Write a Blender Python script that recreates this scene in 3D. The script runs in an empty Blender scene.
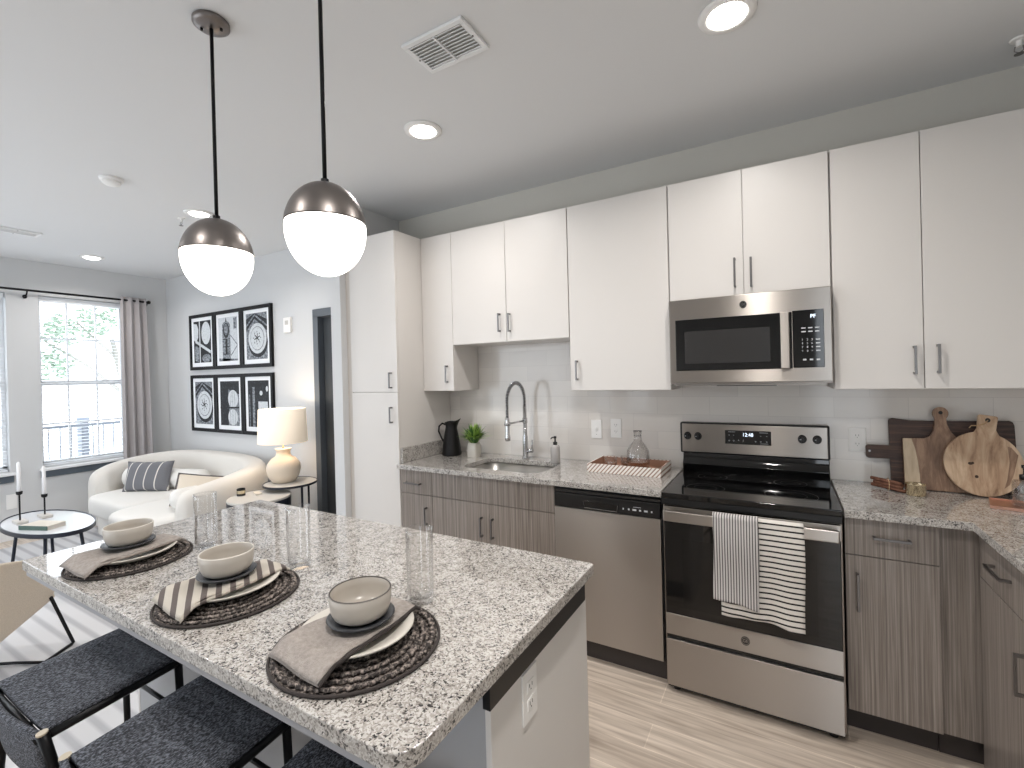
import bpy, bmesh, math, random
from mathutils import Matrix, Vector
random.seed(7)
K = 1.098            # the room's height proportion
C = bpy.context.scene.collection
R = math.radians
# ---------------------------------------------------------------- camera
cam_d = bpy.data.cameras.new('camera'); cam = bpy.data.objects.new('camera', cam_d); C.objects.link(cam)
yaw, pitch, roll = 0.5258, -0.0033, -0.0257
F = Vector((-math.sin(yaw)*math.cos(pitch), math.cos(yaw)*math.cos(pitch), math.sin(pitch)))
Rt = Vector((math.cos(yaw), math.sin(yaw), 0)); Up = Rt.cross(F)
R2 = Rt*math.cos(roll) + Up*math.sin(roll); U2 = -Rt*math.sin(roll) + Up*math.cos(roll)
m = Matrix((R2, U2, -F)).transposed().to_4x4(); m.translation = Vector((0.5485, -3.0801, 1.4797*K))
cam.matrix_world = m
cam_d.sensor_fit = 'HORIZONTAL'; cam_d.sensor_width = 36; cam_d.lens = 466.66/1024*36
cam_d.shift_y = -9.03/1024; cam_d.clip_start = 0.02; cam_d.clip_end = 200
bpy.context.scene.camera = cam
# ---------------------------------------------------------------- view, sky
sc = bpy.context.scene
sc.view_settings.view_transform = 'Standard'; sc.view_settings.look = 'None'
sc.view_settings.exposure = 0.0; sc.view_settings.gamma = 1.0; sc.view_settings.use_curve_mapping = False
w = bpy.data.worlds.new('sky'); sc.world = w; w.use_nodes = True
bg = w.node_tree.nodes['Background']; bg.inputs[0].default_value = (0.86, 0.93, 1.0, 1); bg.inputs[1].default_value = 4.3
def area(name, loc, size, power, col=(1, 1, 1), rot=(0, 0, 0), size_y=None, shape='DISK', spread=180, portal=False):
    l = bpy.data.lights.new(name, 'AREA'); l.shape = shape; l.size = size; l.energy = power; l.color = col
    if size_y: l.size_y = size_y
    l.spread = R(spread)
    if portal: l.cycles.is_portal = True
    o = bpy.data.objects.new(name, l); C.objects.link(o)
    o.location = (loc[0], loc[1], loc[2]*K); o.rotation_euler = rot
    return o
HC = 2.7235
DOWNLIGHTS = [(0.39, -1.085), (-1.154, -1.062), (-3.52, -1.06), (-5.84, -0.99), (-5.84, -2.9), (-3.6, -3.0), (-1.15, -3.2), (0.42, -2.75)]  # the last four are out of view, added as fill light
DPOWER = [6.8, 7.8, 8, 5, 6, 8, 6, 11]
for (x, y), p in zip(DOWNLIGHTS, DPOWER):
    area('downlight_lamp', (x, y, HC-0.026), 0.11, p*1.6, (1.0, 0.955, 0.91), spread=150)
for y0, y1 in ((-1.238, -0.45), (-2.35, -1.49), (-3.6, -2.75)):  # last span is the added window outside the view
    area('window_portal', (-6.70, (y0+y1)/2, 1.52), abs(y1-y0), 1, rot=(0, -math.pi/2, 0), size_y=None, shape='RECTANGLE', portal=True).data.size_y = abs(y1-y0)
for o in C.objects:
    if o.name.startswith('window_portal'): o.data.size = 1.72*K
FILLWIN = [(0.90, 1.65), (-1.75, -1.42), (-2.35, -2.05), (-5.6, -2.75)]  # unseen openings added for fill daylight and streaks in the steel
for x0, x1 in FILLWIN:
    area('fillwin_portal', ((x0+x1)/2, -4.97, 1.2), x1-x0, 1, rot=(math.pi/2, 0, 0), size_y=2.2*K, shape='RECTANGLE', portal=True)
# ---------------------------------------------------------------- materials
def lin(c):
    return tuple(((v/255)/12.92 if v/255 <= 0.04045 else ((v/255+0.055)/1.055)**2.4) for v in c) + (1.0,)
def mat(name, col, rough=0.5, metal=0.0, spec=0.5, bump=None, emit=None, estr=1.0, trans=0.0, ior=1.5, coat=0.0, vary=None):
    m = bpy.data.materials.new(name); m.use_nodes = True; nt = m.node_tree; b = nt.nodes['Principled BSDF']
    b.inputs['Base Color'].default_value = lin(col); b.inputs['Roughness'].default_value = rough; b.inputs['Metallic'].default_value = metal
    b.inputs['Specular IOR Level'].default_value = spec; b.inputs['IOR'].default_value = ior
    b.inputs['Transmission Weight'].default_value = trans; b.inputs['Coat Weight'].default_value = coat
    if emit: b.inputs['Emission Color'].default_value = lin(emit); b.inputs['Emission Strength'].default_value = estr
    if bump or vary: tc = nt.nodes.new('ShaderNodeTexCoord')
    if bump:
        sx, sy, sz, st = bump
        mp = nt.nodes.new('ShaderNodeMapping'); mp.inputs['Scale'].default_value = (sx, sy, sz)
        n = nt.nodes.new('ShaderNodeTexNoise'); n.inputs['Scale'].default_value = 1; n.inputs['Detail'].default_value = 3
        bp = nt.nodes.new('ShaderNodeBump'); bp.inputs['Strength'].default_value = st; bp.inputs['Distance'].default_value = 0.004
        nt.links.new(tc.outputs['Object'], mp.inputs[0]); nt.links.new(mp.outputs[0], n.inputs['Vector'])
        nt.links.new(n.outputs[0], bp.inputs['Height']); nt.links.new(bp.outputs[0], b.inputs['Normal'])
    if vary:   # (sx,sy,sz, colour2, lo, hi)
        mp = nt.nodes.new('ShaderNodeMapping'); mp.inputs['Scale'].default_value = vary[:3]
        n = nt.nodes.new('ShaderNodeTexNoise'); n.inputs['Scale'].default_value = 1; n.inputs['Detail'].default_value = 4; n.inputs['Roughness'].default_value = 0.6
        r = nt.nodes.new('ShaderNodeValToRGB'); r.color_ramp.elements[0].position = vary[4]; r.color_ramp.elements[1].position = vary[5]
        r.color_ramp.elements[0].color = lin(col); r.color_ramp.elements[1].color = lin(vary[3])
        nt.links.new(tc.outputs['Object'], mp.inputs[0]); nt.links.new(mp.outputs[0], n.inputs['Vector'])
        nt.links.new(n.outputs[0], r.inputs[0]); nt.links.new(r.outputs[0], b.inputs['Base Color'])
    return m
def nodes(m): return m.node_tree, m.node_tree.nodes, m.node_tree.links, m.node_tree.nodes['Principled BSDF']
def ramp(nt, stops, interp='LINEAR'):
    r = nt.nodes.new('ShaderNodeValToRGB'); cr = r.color_ramp; cr.interpolation = interp
    cr.elements[0].position = stops[0][0]; cr.elements[0].color = lin(stops[0][1])
    cr.elements[1].position = stops[-1][0]; cr.elements[1].color = lin(stops[-1][1])
    for p, c in stops[1:-1]:
        e = cr.elements.new(p); e.color = lin(c)
    return r
def granite():
    m = mat('granite', (200, 195, 188), 0.05, spec=0.8, coat=1.0); nt, N, Lk, b = nodes(m)
    tc = N.new('ShaderNodeTexCoord'); nz = N.new('ShaderNodeTexNoise'); nz.inputs['Scale'].default_value = 90; nz.inputs['Detail'].default_value = 2
    mx = N.new('ShaderNodeMixRGB'); mx.blend_type = 'ADD'; mx.inputs[0].default_value = 0.012
    v = N.new('ShaderNodeTexVoronoi'); v.inputs['Scale'].default_value = 265
    Lk.new(tc.outputs['Object'], nz.inputs['Vector']); Lk.new(tc.outputs['Object'], mx.inputs[1]); Lk.new(nz.outputs[1], mx.inputs[2]); Lk.new(mx.outputs[0], v.inputs['Vector'])
    sep = N.new('ShaderNodeSeparateColor'); Lk.new(v.outputs['Color'], sep.inputs[0])
    r = ramp(nt, [(0, (46, 44, 43)), (0.07, (66, 63, 61)), (0.08, (104, 99, 95)), (0.24, (136, 130, 125)), (0.26, (158, 152, 146)), (0.6, (174, 169, 163)), (0.62, (188, 184, 179)), (1, (202, 199, 195))])
    # larger patches shift the mix between dark and light crystals
    n2 = N.new('ShaderNodeTexNoise'); n2.inputs['Scale'].default_value = 28; n2.inputs['Detail'].default_value = 3
    ma = N.new('ShaderNodeMath'); ma.operation = 'MULTIPLY_ADD'; ma.inputs[1].default_value = 0.9; ma.inputs[2].default_value = -0.45
    ad = N.new('ShaderNodeMath'); ad.operation = 'ADD'; ad.use_clamp = True
    Lk.new(tc.outputs['Object'], n2.inputs['Vector']); Lk.new(n2.outputs[0], ma.inputs[0]); Lk.new(ma.outputs[0], ad.inputs[0]); Lk.new(sep.outputs[0], ad.inputs[1])
    Lk.new(ad.outputs[0], r.inputs[0]); Lk.new(r.outputs[0], b.inputs['Base Color'])
    # polished top face, honed duller edges
    ge = N.new('ShaderNodeNewGeometry'); sn = N.new('ShaderNodeSeparateXYZ'); ab = N.new('ShaderNodeMath'); ab.operation = 'ABSOLUTE'
    m1 = N.new('ShaderNodeMapRange'); m1.inputs['From Min'].default_value = 0.5; m1.inputs['From Max'].default_value = 0.95; m1.inputs['To Min'].default_value = 0.45; m1.inputs['To Max'].default_value = 0.05
    m2 = N.new('ShaderNodeMapRange'); m2.inputs['From Min'].default_value = 0.5; m2.inputs['From Max'].default_value = 0.95; m2.inputs['To Max'].default_value = 0.45
    Lk.new(ge.outputs['True Normal'], sn.inputs[0]); Lk.new(sn.outputs[2], ab.inputs[0])
    Lk.new(ab.outputs[0], m1.inputs['Value']); Lk.new(ab.outputs[0], m2.inputs['Value']); Lk.new(m1.outputs[0], b.inputs['Roughness']); Lk.new(m2.outputs[0], b.inputs['Coat Weight'])
    return m
def planks():
    m = mat('floor_planks', (178, 164, 150), 0.28); nt, N, Lk, b = nodes(m)
    tc = N.new('ShaderNodeTexCoord'); br = N.new('ShaderNodeTexBrick')
    br.inputs['Scale'].default_value = 1; br.inputs['Brick Width'].default_value = 1.22; br.inputs['Row Height'].default_value = 0.155
    br.inputs['Mortar Size'].default_value = 0.0022; br.offset = 0.37
    br.inputs['Color1'].default_value = lin((228, 217, 206)); br.inputs['Color2'].default_value = lin((212, 201, 190)); br.inputs['Mortar'].default_value = lin((240, 230, 218))  # joints coloured paler to stand for highlights on the plank bevels
    mp = N.new('ShaderNodeMapping'); mp.inputs['Scale'].default_value = (2.6, 42, 1)
    n = N.new('ShaderNodeTexNoise'); n.inputs['Scale'].default_value = 1; n.inputs['Detail'].default_value = 5; n.inputs['Distortion'].default_value = 0.6
    r = ramp(nt, [(0.3, (200, 193, 186)), (0.68, (252, 249, 245))])
    mx = N.new('ShaderNodeMixRGB'); mx.blend_type = 'MULTIPLY'; mx.inputs[0].default_value = 1
    Lk.new(tc.outputs['Object'], br.inputs['Vector']); Lk.new(tc.outputs['Object'], mp.inputs[0]); Lk.new(mp.outputs[0], n.inputs['Vector'])
    Lk.new(n.outputs[0], r.inputs[0]); Lk.new(br.outputs[0], mx.inputs[1]); Lk.new(r.outputs[0], mx.inputs[2]); Lk.new(mx.outputs[0], b.inputs['Base Color'])
    return m
def tiles():
    m = mat('backsplash_tile', (196, 192, 188), 0.12, spec=0.5); nt, N, Lk, b = nodes(m)
    tc = N.new('ShaderNodeTexCoord'); sp = N.new('ShaderNodeSeparateXYZ'); cb = N.new('ShaderNodeCombineXYZ')
    ax = N.new('ShaderNodeMath'); ax.operation = 'ADD'
    Lk.new(tc.outputs['Object'], sp.inputs[0]); Lk.new(sp.outputs[0], ax.inputs[0]); Lk.new(sp.outputs[1], ax.inputs[1])
    Lk.new(ax.outputs[0], cb.inputs[0]); Lk.new(sp.outputs[2], cb.inputs[1])
    br = N.new('ShaderNodeTexBrick'); br.inputs['Scale'].default_value = 1; br.inputs['Brick Width'].default_value = 0.314; br.inputs['Row Height'].default_value = 0.112
    br.inputs['Mortar Size'].default_value = 0.0015; br.inputs['Mortar Smooth'].default_value = 0.3
    br.inputs['Color1'].default_value = lin((222, 217, 211)); br.inputs['Color2'].default_value = lin((214, 209, 204)); br.inputs['Mortar'].default_value = lin((206, 201, 196))
    n = N.new('ShaderNodeTexNoise'); n.inputs['Scale'].default_value = 1; n.inputs['Detail'].default_value = 2
    mp = N.new('ShaderNodeMapping'); mp.inputs['Scale'].default_value = (6, 60, 1)
    h = N.new('ShaderNodeMath'); h.operation = 'SUBTRACT'
    bp = N.new('ShaderNodeBump'); bp.inputs['Strength'].default_value = 0.16; bp.inputs['Distance'].default_value = 0.003
    Lk.new(cb.outputs[0], br.inputs['Vector']); Lk.new(cb.outputs[0], mp.inputs[0]); Lk.new(mp.outputs[0], n.inputs['Vector'])
    Lk.new(n.outputs[0], h.inputs[0]); Lk.new(br.outputs[1], h.inputs[1]); Lk.new(h.outputs[0], bp.inputs['Height'])
    Lk.new(br.outputs[0], b.inputs['Base Color']); Lk.new(bp.outputs[0], b.inputs['Normal'])
    return m
def woodgrain(name, stops, sc3, rough=0.4, dist=0.5, bumpst=0.0):
    m = mat(name, stops[0][1], rough); nt, N, Lk, b = nodes(m)
    tc = N.new('ShaderNodeTexCoord'); mp = N.new('ShaderNodeMapping'); mp.inputs['Scale'].default_value = sc3
    n = N.new('ShaderNodeTexNoise'); n.inputs['Scale'].default_value = 1; n.inputs['Detail'].default_value = 5; n.inputs['Roughness'].default_value = 0.65; n.inputs['Distortion'].default_value = dist
    r = ramp(nt, stops)
    Lk.new(tc.outputs['Object'], mp.inputs[0]); Lk.new(mp.outputs[0], n.inputs['Vector']); Lk.new(n.outputs[0], r.inputs[0]); Lk.new(r.outputs[0], b.inputs['Base Color'])
    return m
def stripes(name, ca, cb_, axis, freq, duty, rough=0.9, soft=0.0, bump=True):
    m = mat(name, ca, rough); nt, N, Lk, b = nodes(m)
    tc = N.new('ShaderNodeTexCoord'); sp = N.new('ShaderNodeSeparateXYZ'); Lk.new(tc.outputs['Object'], sp.inputs[0])
    if isinstance(axis, tuple):
        dt = N.new('ShaderNodeVectorMath'); dt.operation = 'DOT_PRODUCT'; dt.inputs[1].default_value = axis; Lk.new(tc.outputs['Object'], dt.inputs[0]); src = dt.outputs['Value']
    else: src = sp.outputs[axis]
    mu = N.new('ShaderNodeMath'); mu.operation = 'MULTIPLY'; mu.inputs[1].default_value = freq
    fr = N.new('ShaderNodeMath'); fr.operation = 'FRACT'
    Lk.new(src, mu.inputs[0]); Lk.new(mu.outputs[0], fr.inputs[0])
    if soft: r = ramp(nt, [(0.0, ca), (duty*0.5, cb_), (duty, cb_), (duty+soft, ca), (1, ca)])
    else: r = ramp(nt, [(0, cb_), (duty, ca)], 'CONSTANT')
    Lk.new(fr.outputs[0], r.inputs[0]); Lk.new(r.outputs[0], b.inputs['Base Color'])
    if bump:
        n = N.new('ShaderNodeTexNoise'); n.inputs['Scale'].default_value = 300; bp = N.new('ShaderNodeBump'); bp.inputs['Strength'].default_value = 0.4; bp.inputs['Distance'].default_value = 0.002
        Lk.new(tc.outputs['Object'], n.inputs['Vector']); Lk.new(n.outputs[0], bp.inputs['Height']); Lk.new(bp.outputs[0], b.inputs['Normal'])
    return m
def pane_glass():
    m = bpy.data.materials.new('window_glass'); m.use_nodes = True; nt = m.node_tree; nt.nodes.clear()
    o = nt.nodes.new('ShaderNodeOutputMaterial'); t = nt.nodes.new('ShaderNodeBsdfTransparent'); g = nt.nodes.new('ShaderNodeBsdfGlossy')
    g.inputs['Roughness'].default_value = 0.02; lw = nt.nodes.new('ShaderNodeLayerWeight'); lw.inputs[0].default_value = 0.5; f = nt.nodes.new('ShaderNodeMath'); f.operation = 'POWER'; f.inputs[1].default_value = 2.2; f2 = nt.nodes.new('ShaderNodeMath'); f2.operation = 'MULTIPLY_ADD'; f2.inputs[1].default_value = 0.75; f2.inputs[2].default_value = 0.05; nt.links.new(lw.outputs[1], f.inputs[0]); nt.links.new(f.outputs[0], f2.inputs[0]); f = f2; x = nt.nodes.new('ShaderNodeMixShader')
    nt.links.new(f.outputs[0], x.inputs[0]); nt.links.new(t.outputs[0], x.inputs[1]); nt.links.new(g.outputs[0], x.inputs[2]); nt.links.new(x.outputs[0], o.inputs[0])
    return m
M = dict(
 wall=mat('wall_paint', (208, 209, 210), 0.85), ceil=mat('ceiling_paint', (222, 223, 224), 0.9), kwall=mat('kitchen_wall_paint', (205, 202, 194), 0.85),
 trimw=mat('white_trim', (232, 233, 234), 0.4), white=mat('white_cabinet_laminate', (217, 213, 209), 0.38), cabin=mat('cabinet_carcass', (205, 198, 190), 0.5),
 gran=granite(), floor=planks(), tile=tiles(),
 grey=woodgrain('grey_woodgrain_laminate', [(0.28, (98, 90, 84)), (0.45, (130, 121, 114)), (0.56, (148, 139, 132)), (0.74, (176, 167, 159))], (130, 130, 1.6), 0.30, 0.3),
 greyl=woodgrain('grey_woodgrain_lit', [(0.28, (98, 90, 84)), (0.45, (130, 121, 114)), (0.56, (148, 139, 132)), (0.74, (176, 167, 159))], (130, 130, 1.6), 0.30, 0.3),
 kick=mat('dark_toe_kick', (58, 52, 50), 0.6),
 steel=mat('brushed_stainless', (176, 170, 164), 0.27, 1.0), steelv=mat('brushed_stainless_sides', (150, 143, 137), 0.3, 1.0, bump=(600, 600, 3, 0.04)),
 chrome=mat('chrome', (200, 200, 202), 0.12, 1.0), nickel=mat('dark_nickel', (128, 126, 126), 0.3, 1.0), sinkm=mat('sink_steel', (178, 176, 172), 0.3, 1.0),
 black=mat('black_plastic', (16, 16, 17), 0.35), bglass=mat('black_glass', (8, 8, 9), 0.05, spec=0.6), blackm=mat('black_metal', (22, 22, 24), 0.4, 0.6), blackm2=mat('oven_window_black', (18, 17, 17), 0.12), grid=mat('dark_grey_screen', (40, 38, 37), 0.3),
 text=mat('white_print', (205, 208, 212), 0.5), lcd=mat('display_digits', (230, 240, 250), 0.5, emit=(225, 240, 255), estr=1.6),
 bronze=mat('dark_bronze_metal', (132, 126, 123), 0.36, 1.0), globe=mat('opal_glass_lit', (255, 250, 244), 0.4, emit=(255, 247, 238), estr=3.2),
 dl=mat('lit_diffuser', (255, 255, 255), 0.5, emit=(255, 248, 240), estr=9), plastic=mat('white_plastic', (238, 237, 235), 0.4), dark=mat('dark_slot', (40, 38, 38), 0.6),
 doorg=mat('charcoal_door_paint', (58, 62, 66), 0.5), doorf=mat('grey_door_frame', (92, 98, 104), 0.5), sill=mat('slate_sill', (84, 94, 104), 0.5),
 glass=pane_glass(), pane=pane_glass(), amber=mat('amber_liquid', (200, 150, 112), 0.05, trans=0.85, ior=1.33),
 cream=mat('cream_stoneware', (184, 177, 168), 0.3), creaml=mat('cream_glaze', (204, 199, 190), 0.35), slate=mat('slate_stoneware', (52, 54, 58), 0.35), rimd=mat('dark_rim', (70, 64, 60), 0.4),
 linen=mat('taupe_linen', (148, 140, 134), 0.95, bump=(500, 500, 500, 0.5), vary=(90, 90, 90, (170, 162, 156), 0.35, 0.7)), hem=mat('dark_hem', (58, 52, 50), 0.9),
 woven=mat('braided_seagrass_dark', (50, 44, 42), 0.85, vary=(120, 120, 120, (168, 156, 148), 0.46, 0.66)),
 boucle=mat('cream_boucle', (220, 216, 210), 1.0, bump=(120, 120, 120, 0.8)), bouclew=mat('white_boucle', (228, 226, 222), 1.0, bump=(120, 120, 120, 0.8)),
 beige=mat('beige_upholstery', (196, 184, 168), 1.0, bump=(250, 250, 250, 0.6), vary=(200, 200, 200, (206, 194, 178), 0.4, 0.6)),
 seat=mat('black_woven_seat', (38, 40, 46), 0.85, bump=(260, 120, 260, 1.0), vary=(300, 130, 300, (128, 132, 142), 0.45, 0.62)), cap=mat('brass_end_cap', (200, 188, 168), 0.35, 0.3),
 curtain=mat('grey_linen_curtain', (176, 171, 172), 0.95, bump=(30, 400, 400, 0.2)), tablew=mat('white_table_top', (226, 228, 232), 0.12), navy=mat('navy_black_metal', (34, 38, 50), 0.35, 0.3),
 candle=mat('white_wax', (244, 244, 246), 0.5), stone=mat('pale_stone', (196, 192, 186), 0.6), green=mat('green_book_cover', (70, 92, 84), 0.6), page=mat('book_pages', (214, 208, 200), 0.8), cover=mat('cream_book_cover', (214, 206, 194), 0.6),
 shade=mat('linen_lampshade_lit', (248, 236, 218), 0.9, emit=(255, 232, 204), estr=0.30), lampc=mat('cream_ceramic_lamp', (228, 214, 196), 0.3),
 frame=mat('black_picture_frame', (12, 12, 15), 0.6, spec=0.3), paper=mat('white_picture_mount', (240, 242, 245), 0.7), inkd=mat('print_dark', (18, 21, 27), 0.7, vary=(40, 40, 40, (66, 72, 80), 0.5, 0.85)),
 inkm=mat('print_mid', (82, 88, 96), 0.7, vary=(45, 45, 45, (168, 173, 179), 0.4, 0.66)), inkl=mat('print_light', (208, 212, 216), 0.7, vary=(50, 50, 50, (160, 166, 172), 0.5, 0.75)),
 pewter=mat('aged_black_metal', (36, 35, 36), 0.42, 0.7, bump=(60, 60, 60, 0.4)), leaf=mat('bright_green_leaves', (158, 188, 98), 0.5), leafd=mat('deep_green_leaves', (62, 104, 46), 0.5), stemw=mat('pale_flower', (226, 226, 200), 0.6),
 frost=mat('frosted_grey_glass', (178, 174, 172), 0.25), walnut=woodgrain('dark_walnut', [(0.3, (42, 28, 24)), (0.5, (66, 46, 38)), (0.72, (98, 70, 56))], (5, 60, 60), 0.5, 0.8),
 acacia=woodgrain('acacia_wood', [(0.28, (92, 68, 54)), (0.5, (136, 108, 88)), (0.7, (172, 142, 118))], (26, 26, 3), 0.5, 0.8), sap=woodgrain('pale_sapwood', [(0.3, (176, 154, 128)), (0.7, (208, 190, 164))], (30, 30, 4), 0.5),
 mango=woodgrain('mango_wood', [(0.30, (116, 84, 62)), (0.46, (178, 148, 120)), (0.7, (214, 190, 162))], (14, 14, 2.5), 0.5, 1.2), knot=mat('wood_knot', (62, 42, 30), 0.6),
 brass=mat('brushed_brass', (220, 206, 176), 0.18, 1.0), copper=mat('copper', (214, 170, 150), 0.3, 1.0), cinn=mat('cinnamon_bark', (116, 78, 60), 0.8, vary=(60, 60, 60, (86, 50, 36), 0.4, 0.7)), twine=mat('jute_twine', (190, 160, 124), 0.9),
 trayw=stripes('tray_diagonal_weave', (236, 230, 224), (150, 116, 100), (1.0, 0.0, -0.9), 42, 0.34, 0.6, bump=False), trayi=mat('tray_wood', (168, 130, 110), 0.5),
 towv=stripes('towel_ticking', (206, 202, 200), (88, 84, 84), 0, 88, 0.4), towh=stripes('towel_stripe', (226, 221, 214), (34, 30, 30), 2, 42, 0.3),
 napk=stripes('napkin_wide_stripe', (190, 183, 172), (96, 87, 84), (0.55, 1.0, 0), 26, 0.42),
 pill=stripes('cushion_stripe', (112, 113, 118), (216, 212, 206), (1, 0.12, 0), 9.5, 0.1), pilb=mat('cream_cushion', (214, 204, 190), 0.95, bump=(200, 200, 200, 0.5)), pipe=mat('grey_piping', (92, 88, 88), 0.9),
 rug=stripes('rug_stripe', (206, 206, 208), (176, 176, 180), 1, 9.5, 0.32, 1.0, soft=0.16), fringe=mat('rug_stitch', (34, 34, 38), 0.9), rail=mat('balcony_rail_metal', (104, 110, 120), 0.6), conc=mat('balcony_concrete', (190, 192, 192), 0.9), louv=mat('grey_louvre', (120, 128, 140), 0.7),
 bark=mat('tree_bark', (150, 148, 142), 0.9), foliage=mat('pale_foliage', (138, 156, 138), 0.9), slatb=mat('white_blind_slats', (236, 239, 243), 0.5), kneew=mat('grey_island_paint', (166, 167, 170), 0.6), spongew=mat('island_panel_white', (218, 215, 212), 0.45),
 subs=mat('pale_substrate', (160, 160, 164), 0.6),
)
for k_ in ('steel',):
    nt, N, Lk, b = nodes(M[k_]); b.inputs['Anisotropic'].default_value = 0.97; b.inputs['Anisotropic Rotation'].default_value = 0.25; b.inputs['Roughness'].default_value = 0.33
    tg = N.new('ShaderNodeTangent'); tg.direction_type = 'RADIAL'; tg.axis = 'Z'; Lk.new(tg.outputs[0], b.inputs['Tangent'])
nt, N, Lk, b = nodes(M['greyl']); b.inputs['Coat Weight'].default_value = 0.8; b.inputs['Coat Roughness'].default_value = 0.25  # copy of the grey laminate, coated to imitate side light on the right leg
# ---------------------------------------------------------------- mesh building
class MB:
    XF = Matrix.Identity(4)
    def __init__(s): s.v = []; s.f = []
    def _add(s, vs, fs, mtx=None):
        b = len(s.v); T = MB.XF @ mtx if mtx is not None else MB.XF
        s.v += [T @ Vector(p) for p in vs]; s.f += [tuple(b+i for i in f) for f in fs]; return s
    def box(s, x0, x1, y0, y1, z0, z1, mtx=None):
        x0, x1 = sorted((x0, x1)); y0, y1 = sorted((y0, y1)); z0, z1 = sorted((z0, z1))
        return s._add([(x0,y0,z0),(x1,y0,z0),(x1,y1,z0),(x0,y1,z0),(x0,y0,z1),(x1,y0,z1),(x1,y1,z1),(x0,y1,z1)],
                      [(0,3,2,1),(4,5,6,7),(0,1,5,4),(1,2,6,5),(2,3,7,6),(3,0,4,7)], mtx)
    def lathe(s, prof, cx=0, cy=0, n=32, cap=True, sy=1.0, mtx=None):
        vs = []; fs = []
        for r, z in prof:
            for i in range(n):
                a = 2*math.pi*i/n; vs.append((cx+r*math.cos(a), cy+r*sy*math.sin(a), z))
        for j in range(len(prof)-1):
            for i in range(n): fs.append((j*n+i, j*n+(i+1)%n, (j+1)*n+(i+1)%n, (j+1)*n+i))
        if cap: fs.append(tuple(range(n-1, -1, -1))); fs.append(tuple((len(prof)-1)*n+i for i in range(n)))
        return s._add(vs, fs, mtx)
    def tube(s, pts, r, n=10, closed=False, cap=True, kz=True):
        P = [Vector(p) for p in pts]; m_ = len(P); vs = []; fs = []; rr = r if isinstance(r, (list, tuple)) else [r]*m_
        prev = None
        for i in range(m_):
            a = P[(i-1) % m_] if (closed or i > 0) else P[i]; b = P[(i+1) % m_] if (closed or i < m_-1) else P[i]
            t = (b-a).normalized()
            if prev is None:
                u = t.cross(Vector((0, 0, 1)))
                if u.length < 1e-3: u = t.cross(Vector((1, 0, 0)))
                u.normalize()
            else:
                u = prev - t*prev.dot(t)
                if u.length < 1e-4: u = t.cross(Vector((1, 0, 0)))
                u.normalize()
            prev = u; v = t.cross(u)
            for k in range(n):
                an = 2*math.pi*k/n; vs.append(P[i]+(u*math.cos(an)+v*math.sin(an))*rr[i])
        L = m_ if closed else m_-1
        for i in range(L):
            for k in range(n):
                j = (i+1) % m_; fs.append((i*n+k, i*n+(k+1)%n, j*n+(k+1)%n, j*n+k))
        if cap and not closed: fs.append(tuple(range(n-1, -1, -1))); fs.append(tuple((m_-1)*n+k for k in range(n)))
        return s._add(vs, fs)
    def prism(s, out, z0, z1, mtx=None):
        n = len(out); vs = [(x, y, z0) for x, y in out]+[(x, y, z1) for x, y in out]
        fs = [tuple(range(n-1, -1, -1)), tuple(range(n, 2*n))]+[(i, (i+1)%n, n+(i+1)%n, n+i) for i in range(n)]
        return s._add(vs, fs, mtx)
    def holed(s, outer, hole, z0, z1):
        # slab with a hole: bridge outer and hole (hole points matched by angle count = same length)
        n = len(outer); h = len(hole); bm = bmesh.new()
        a = [bm.verts.new((x, y, z1)) for x, y in outer]; b = [bm.verts.new((x, y, z1)) for x, y in hole]
        es = [bm.edges.new((a[i], a[(i+1)%n])) for i in range(n)]+[bm.edges.new((b[i], b[(i+1)%h])) for i in range(h)]
        bmesh.ops.triangle_fill(bm, use_beauty=True, use_dissolve=False, edges=es)
        bm.verts.index_update(); vs = [tuple(v.co) for v in bm.verts]; tri = [tuple(v.index for v in f.verts) for f in bm.faces]
        m_ = len(vs); fs = []
        for t in tri:
            p, q, r_ = (Vector(vs[i]) for i in t)
            if (q-p).cross(r_-p).z < 0: t = t[::-1]
            fs.append(t); fs.append(tuple(i+m_ for i in t[::-1]))
        vs2 = vs+[(x, y, z0) for x, y, z in vs]
        for i in range(n): fs.append((i, i+m_, (i+1)%n+m_, (i+1)%n))
        for i in range(h): fs.append((n+i, n+(i+1)%h, n+(i+1)%h+m_, n+i+m_))
        bm.free(); return s._add(vs2, fs)
    def grid(s, fn, nu, nv, closed_u=False):
        vs = [fn(i/(nu-1 if not closed_u else nu), j/(nv-1)) for j in range(nv) for i in range(nu)]; fs = []
        for j in range(nv-1):
            for i in range(nu if closed_u else nu-1): fs.append((j*nu+i, j*nu+(i+1)%nu, (j+1)*nu+(i+1)%nu, (j+1)*nu+i))
        return s._add(vs, fs)
    def text(s, body, size, mtx, depth=0.0006):
        cu = bpy.data.curves.new('t', 'FONT'); cu.body = body; cu.size = size; cu.extrude = depth; cu.align_x = 'CENTER'; cu.align_y = 'CENTER'
        o = bpy.data.objects.new('t', cu); me = o.to_mesh()
        s._add([tuple(v.co) for v in me.vertices], [tuple(p.vertices) for p in me.polygons], mtx)
        o.to_mesh_clear(); bpy.data.objects.remove(o); bpy.data.curves.remove(cu); return s
    def build(s, name, material, parent=None, bevel=0.0, smooth=False, subsurf=0, solid=0.0, weld=False, seg=2, origin=None):
        W = [Vector((p.x, p.y, p.z*K)) for p in s.v]
        if parent is not None: O = Vector(parent['_o'])
        elif origin: O = Vector((origin[0], origin[1], origin[2]*K))
        else:
            xs, ys, zs = zip(*[tuple(p) for p in W]); O = Vector(((min(xs)+max(xs))/2, (min(ys)+max(ys))/2, min(zs)))
        me = bpy.data.meshes.new(name); me.from_pydata([tuple(p-O) for p in W], [], s.f)
        bm = bmesh.new(); bm.from_mesh(me)
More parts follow.
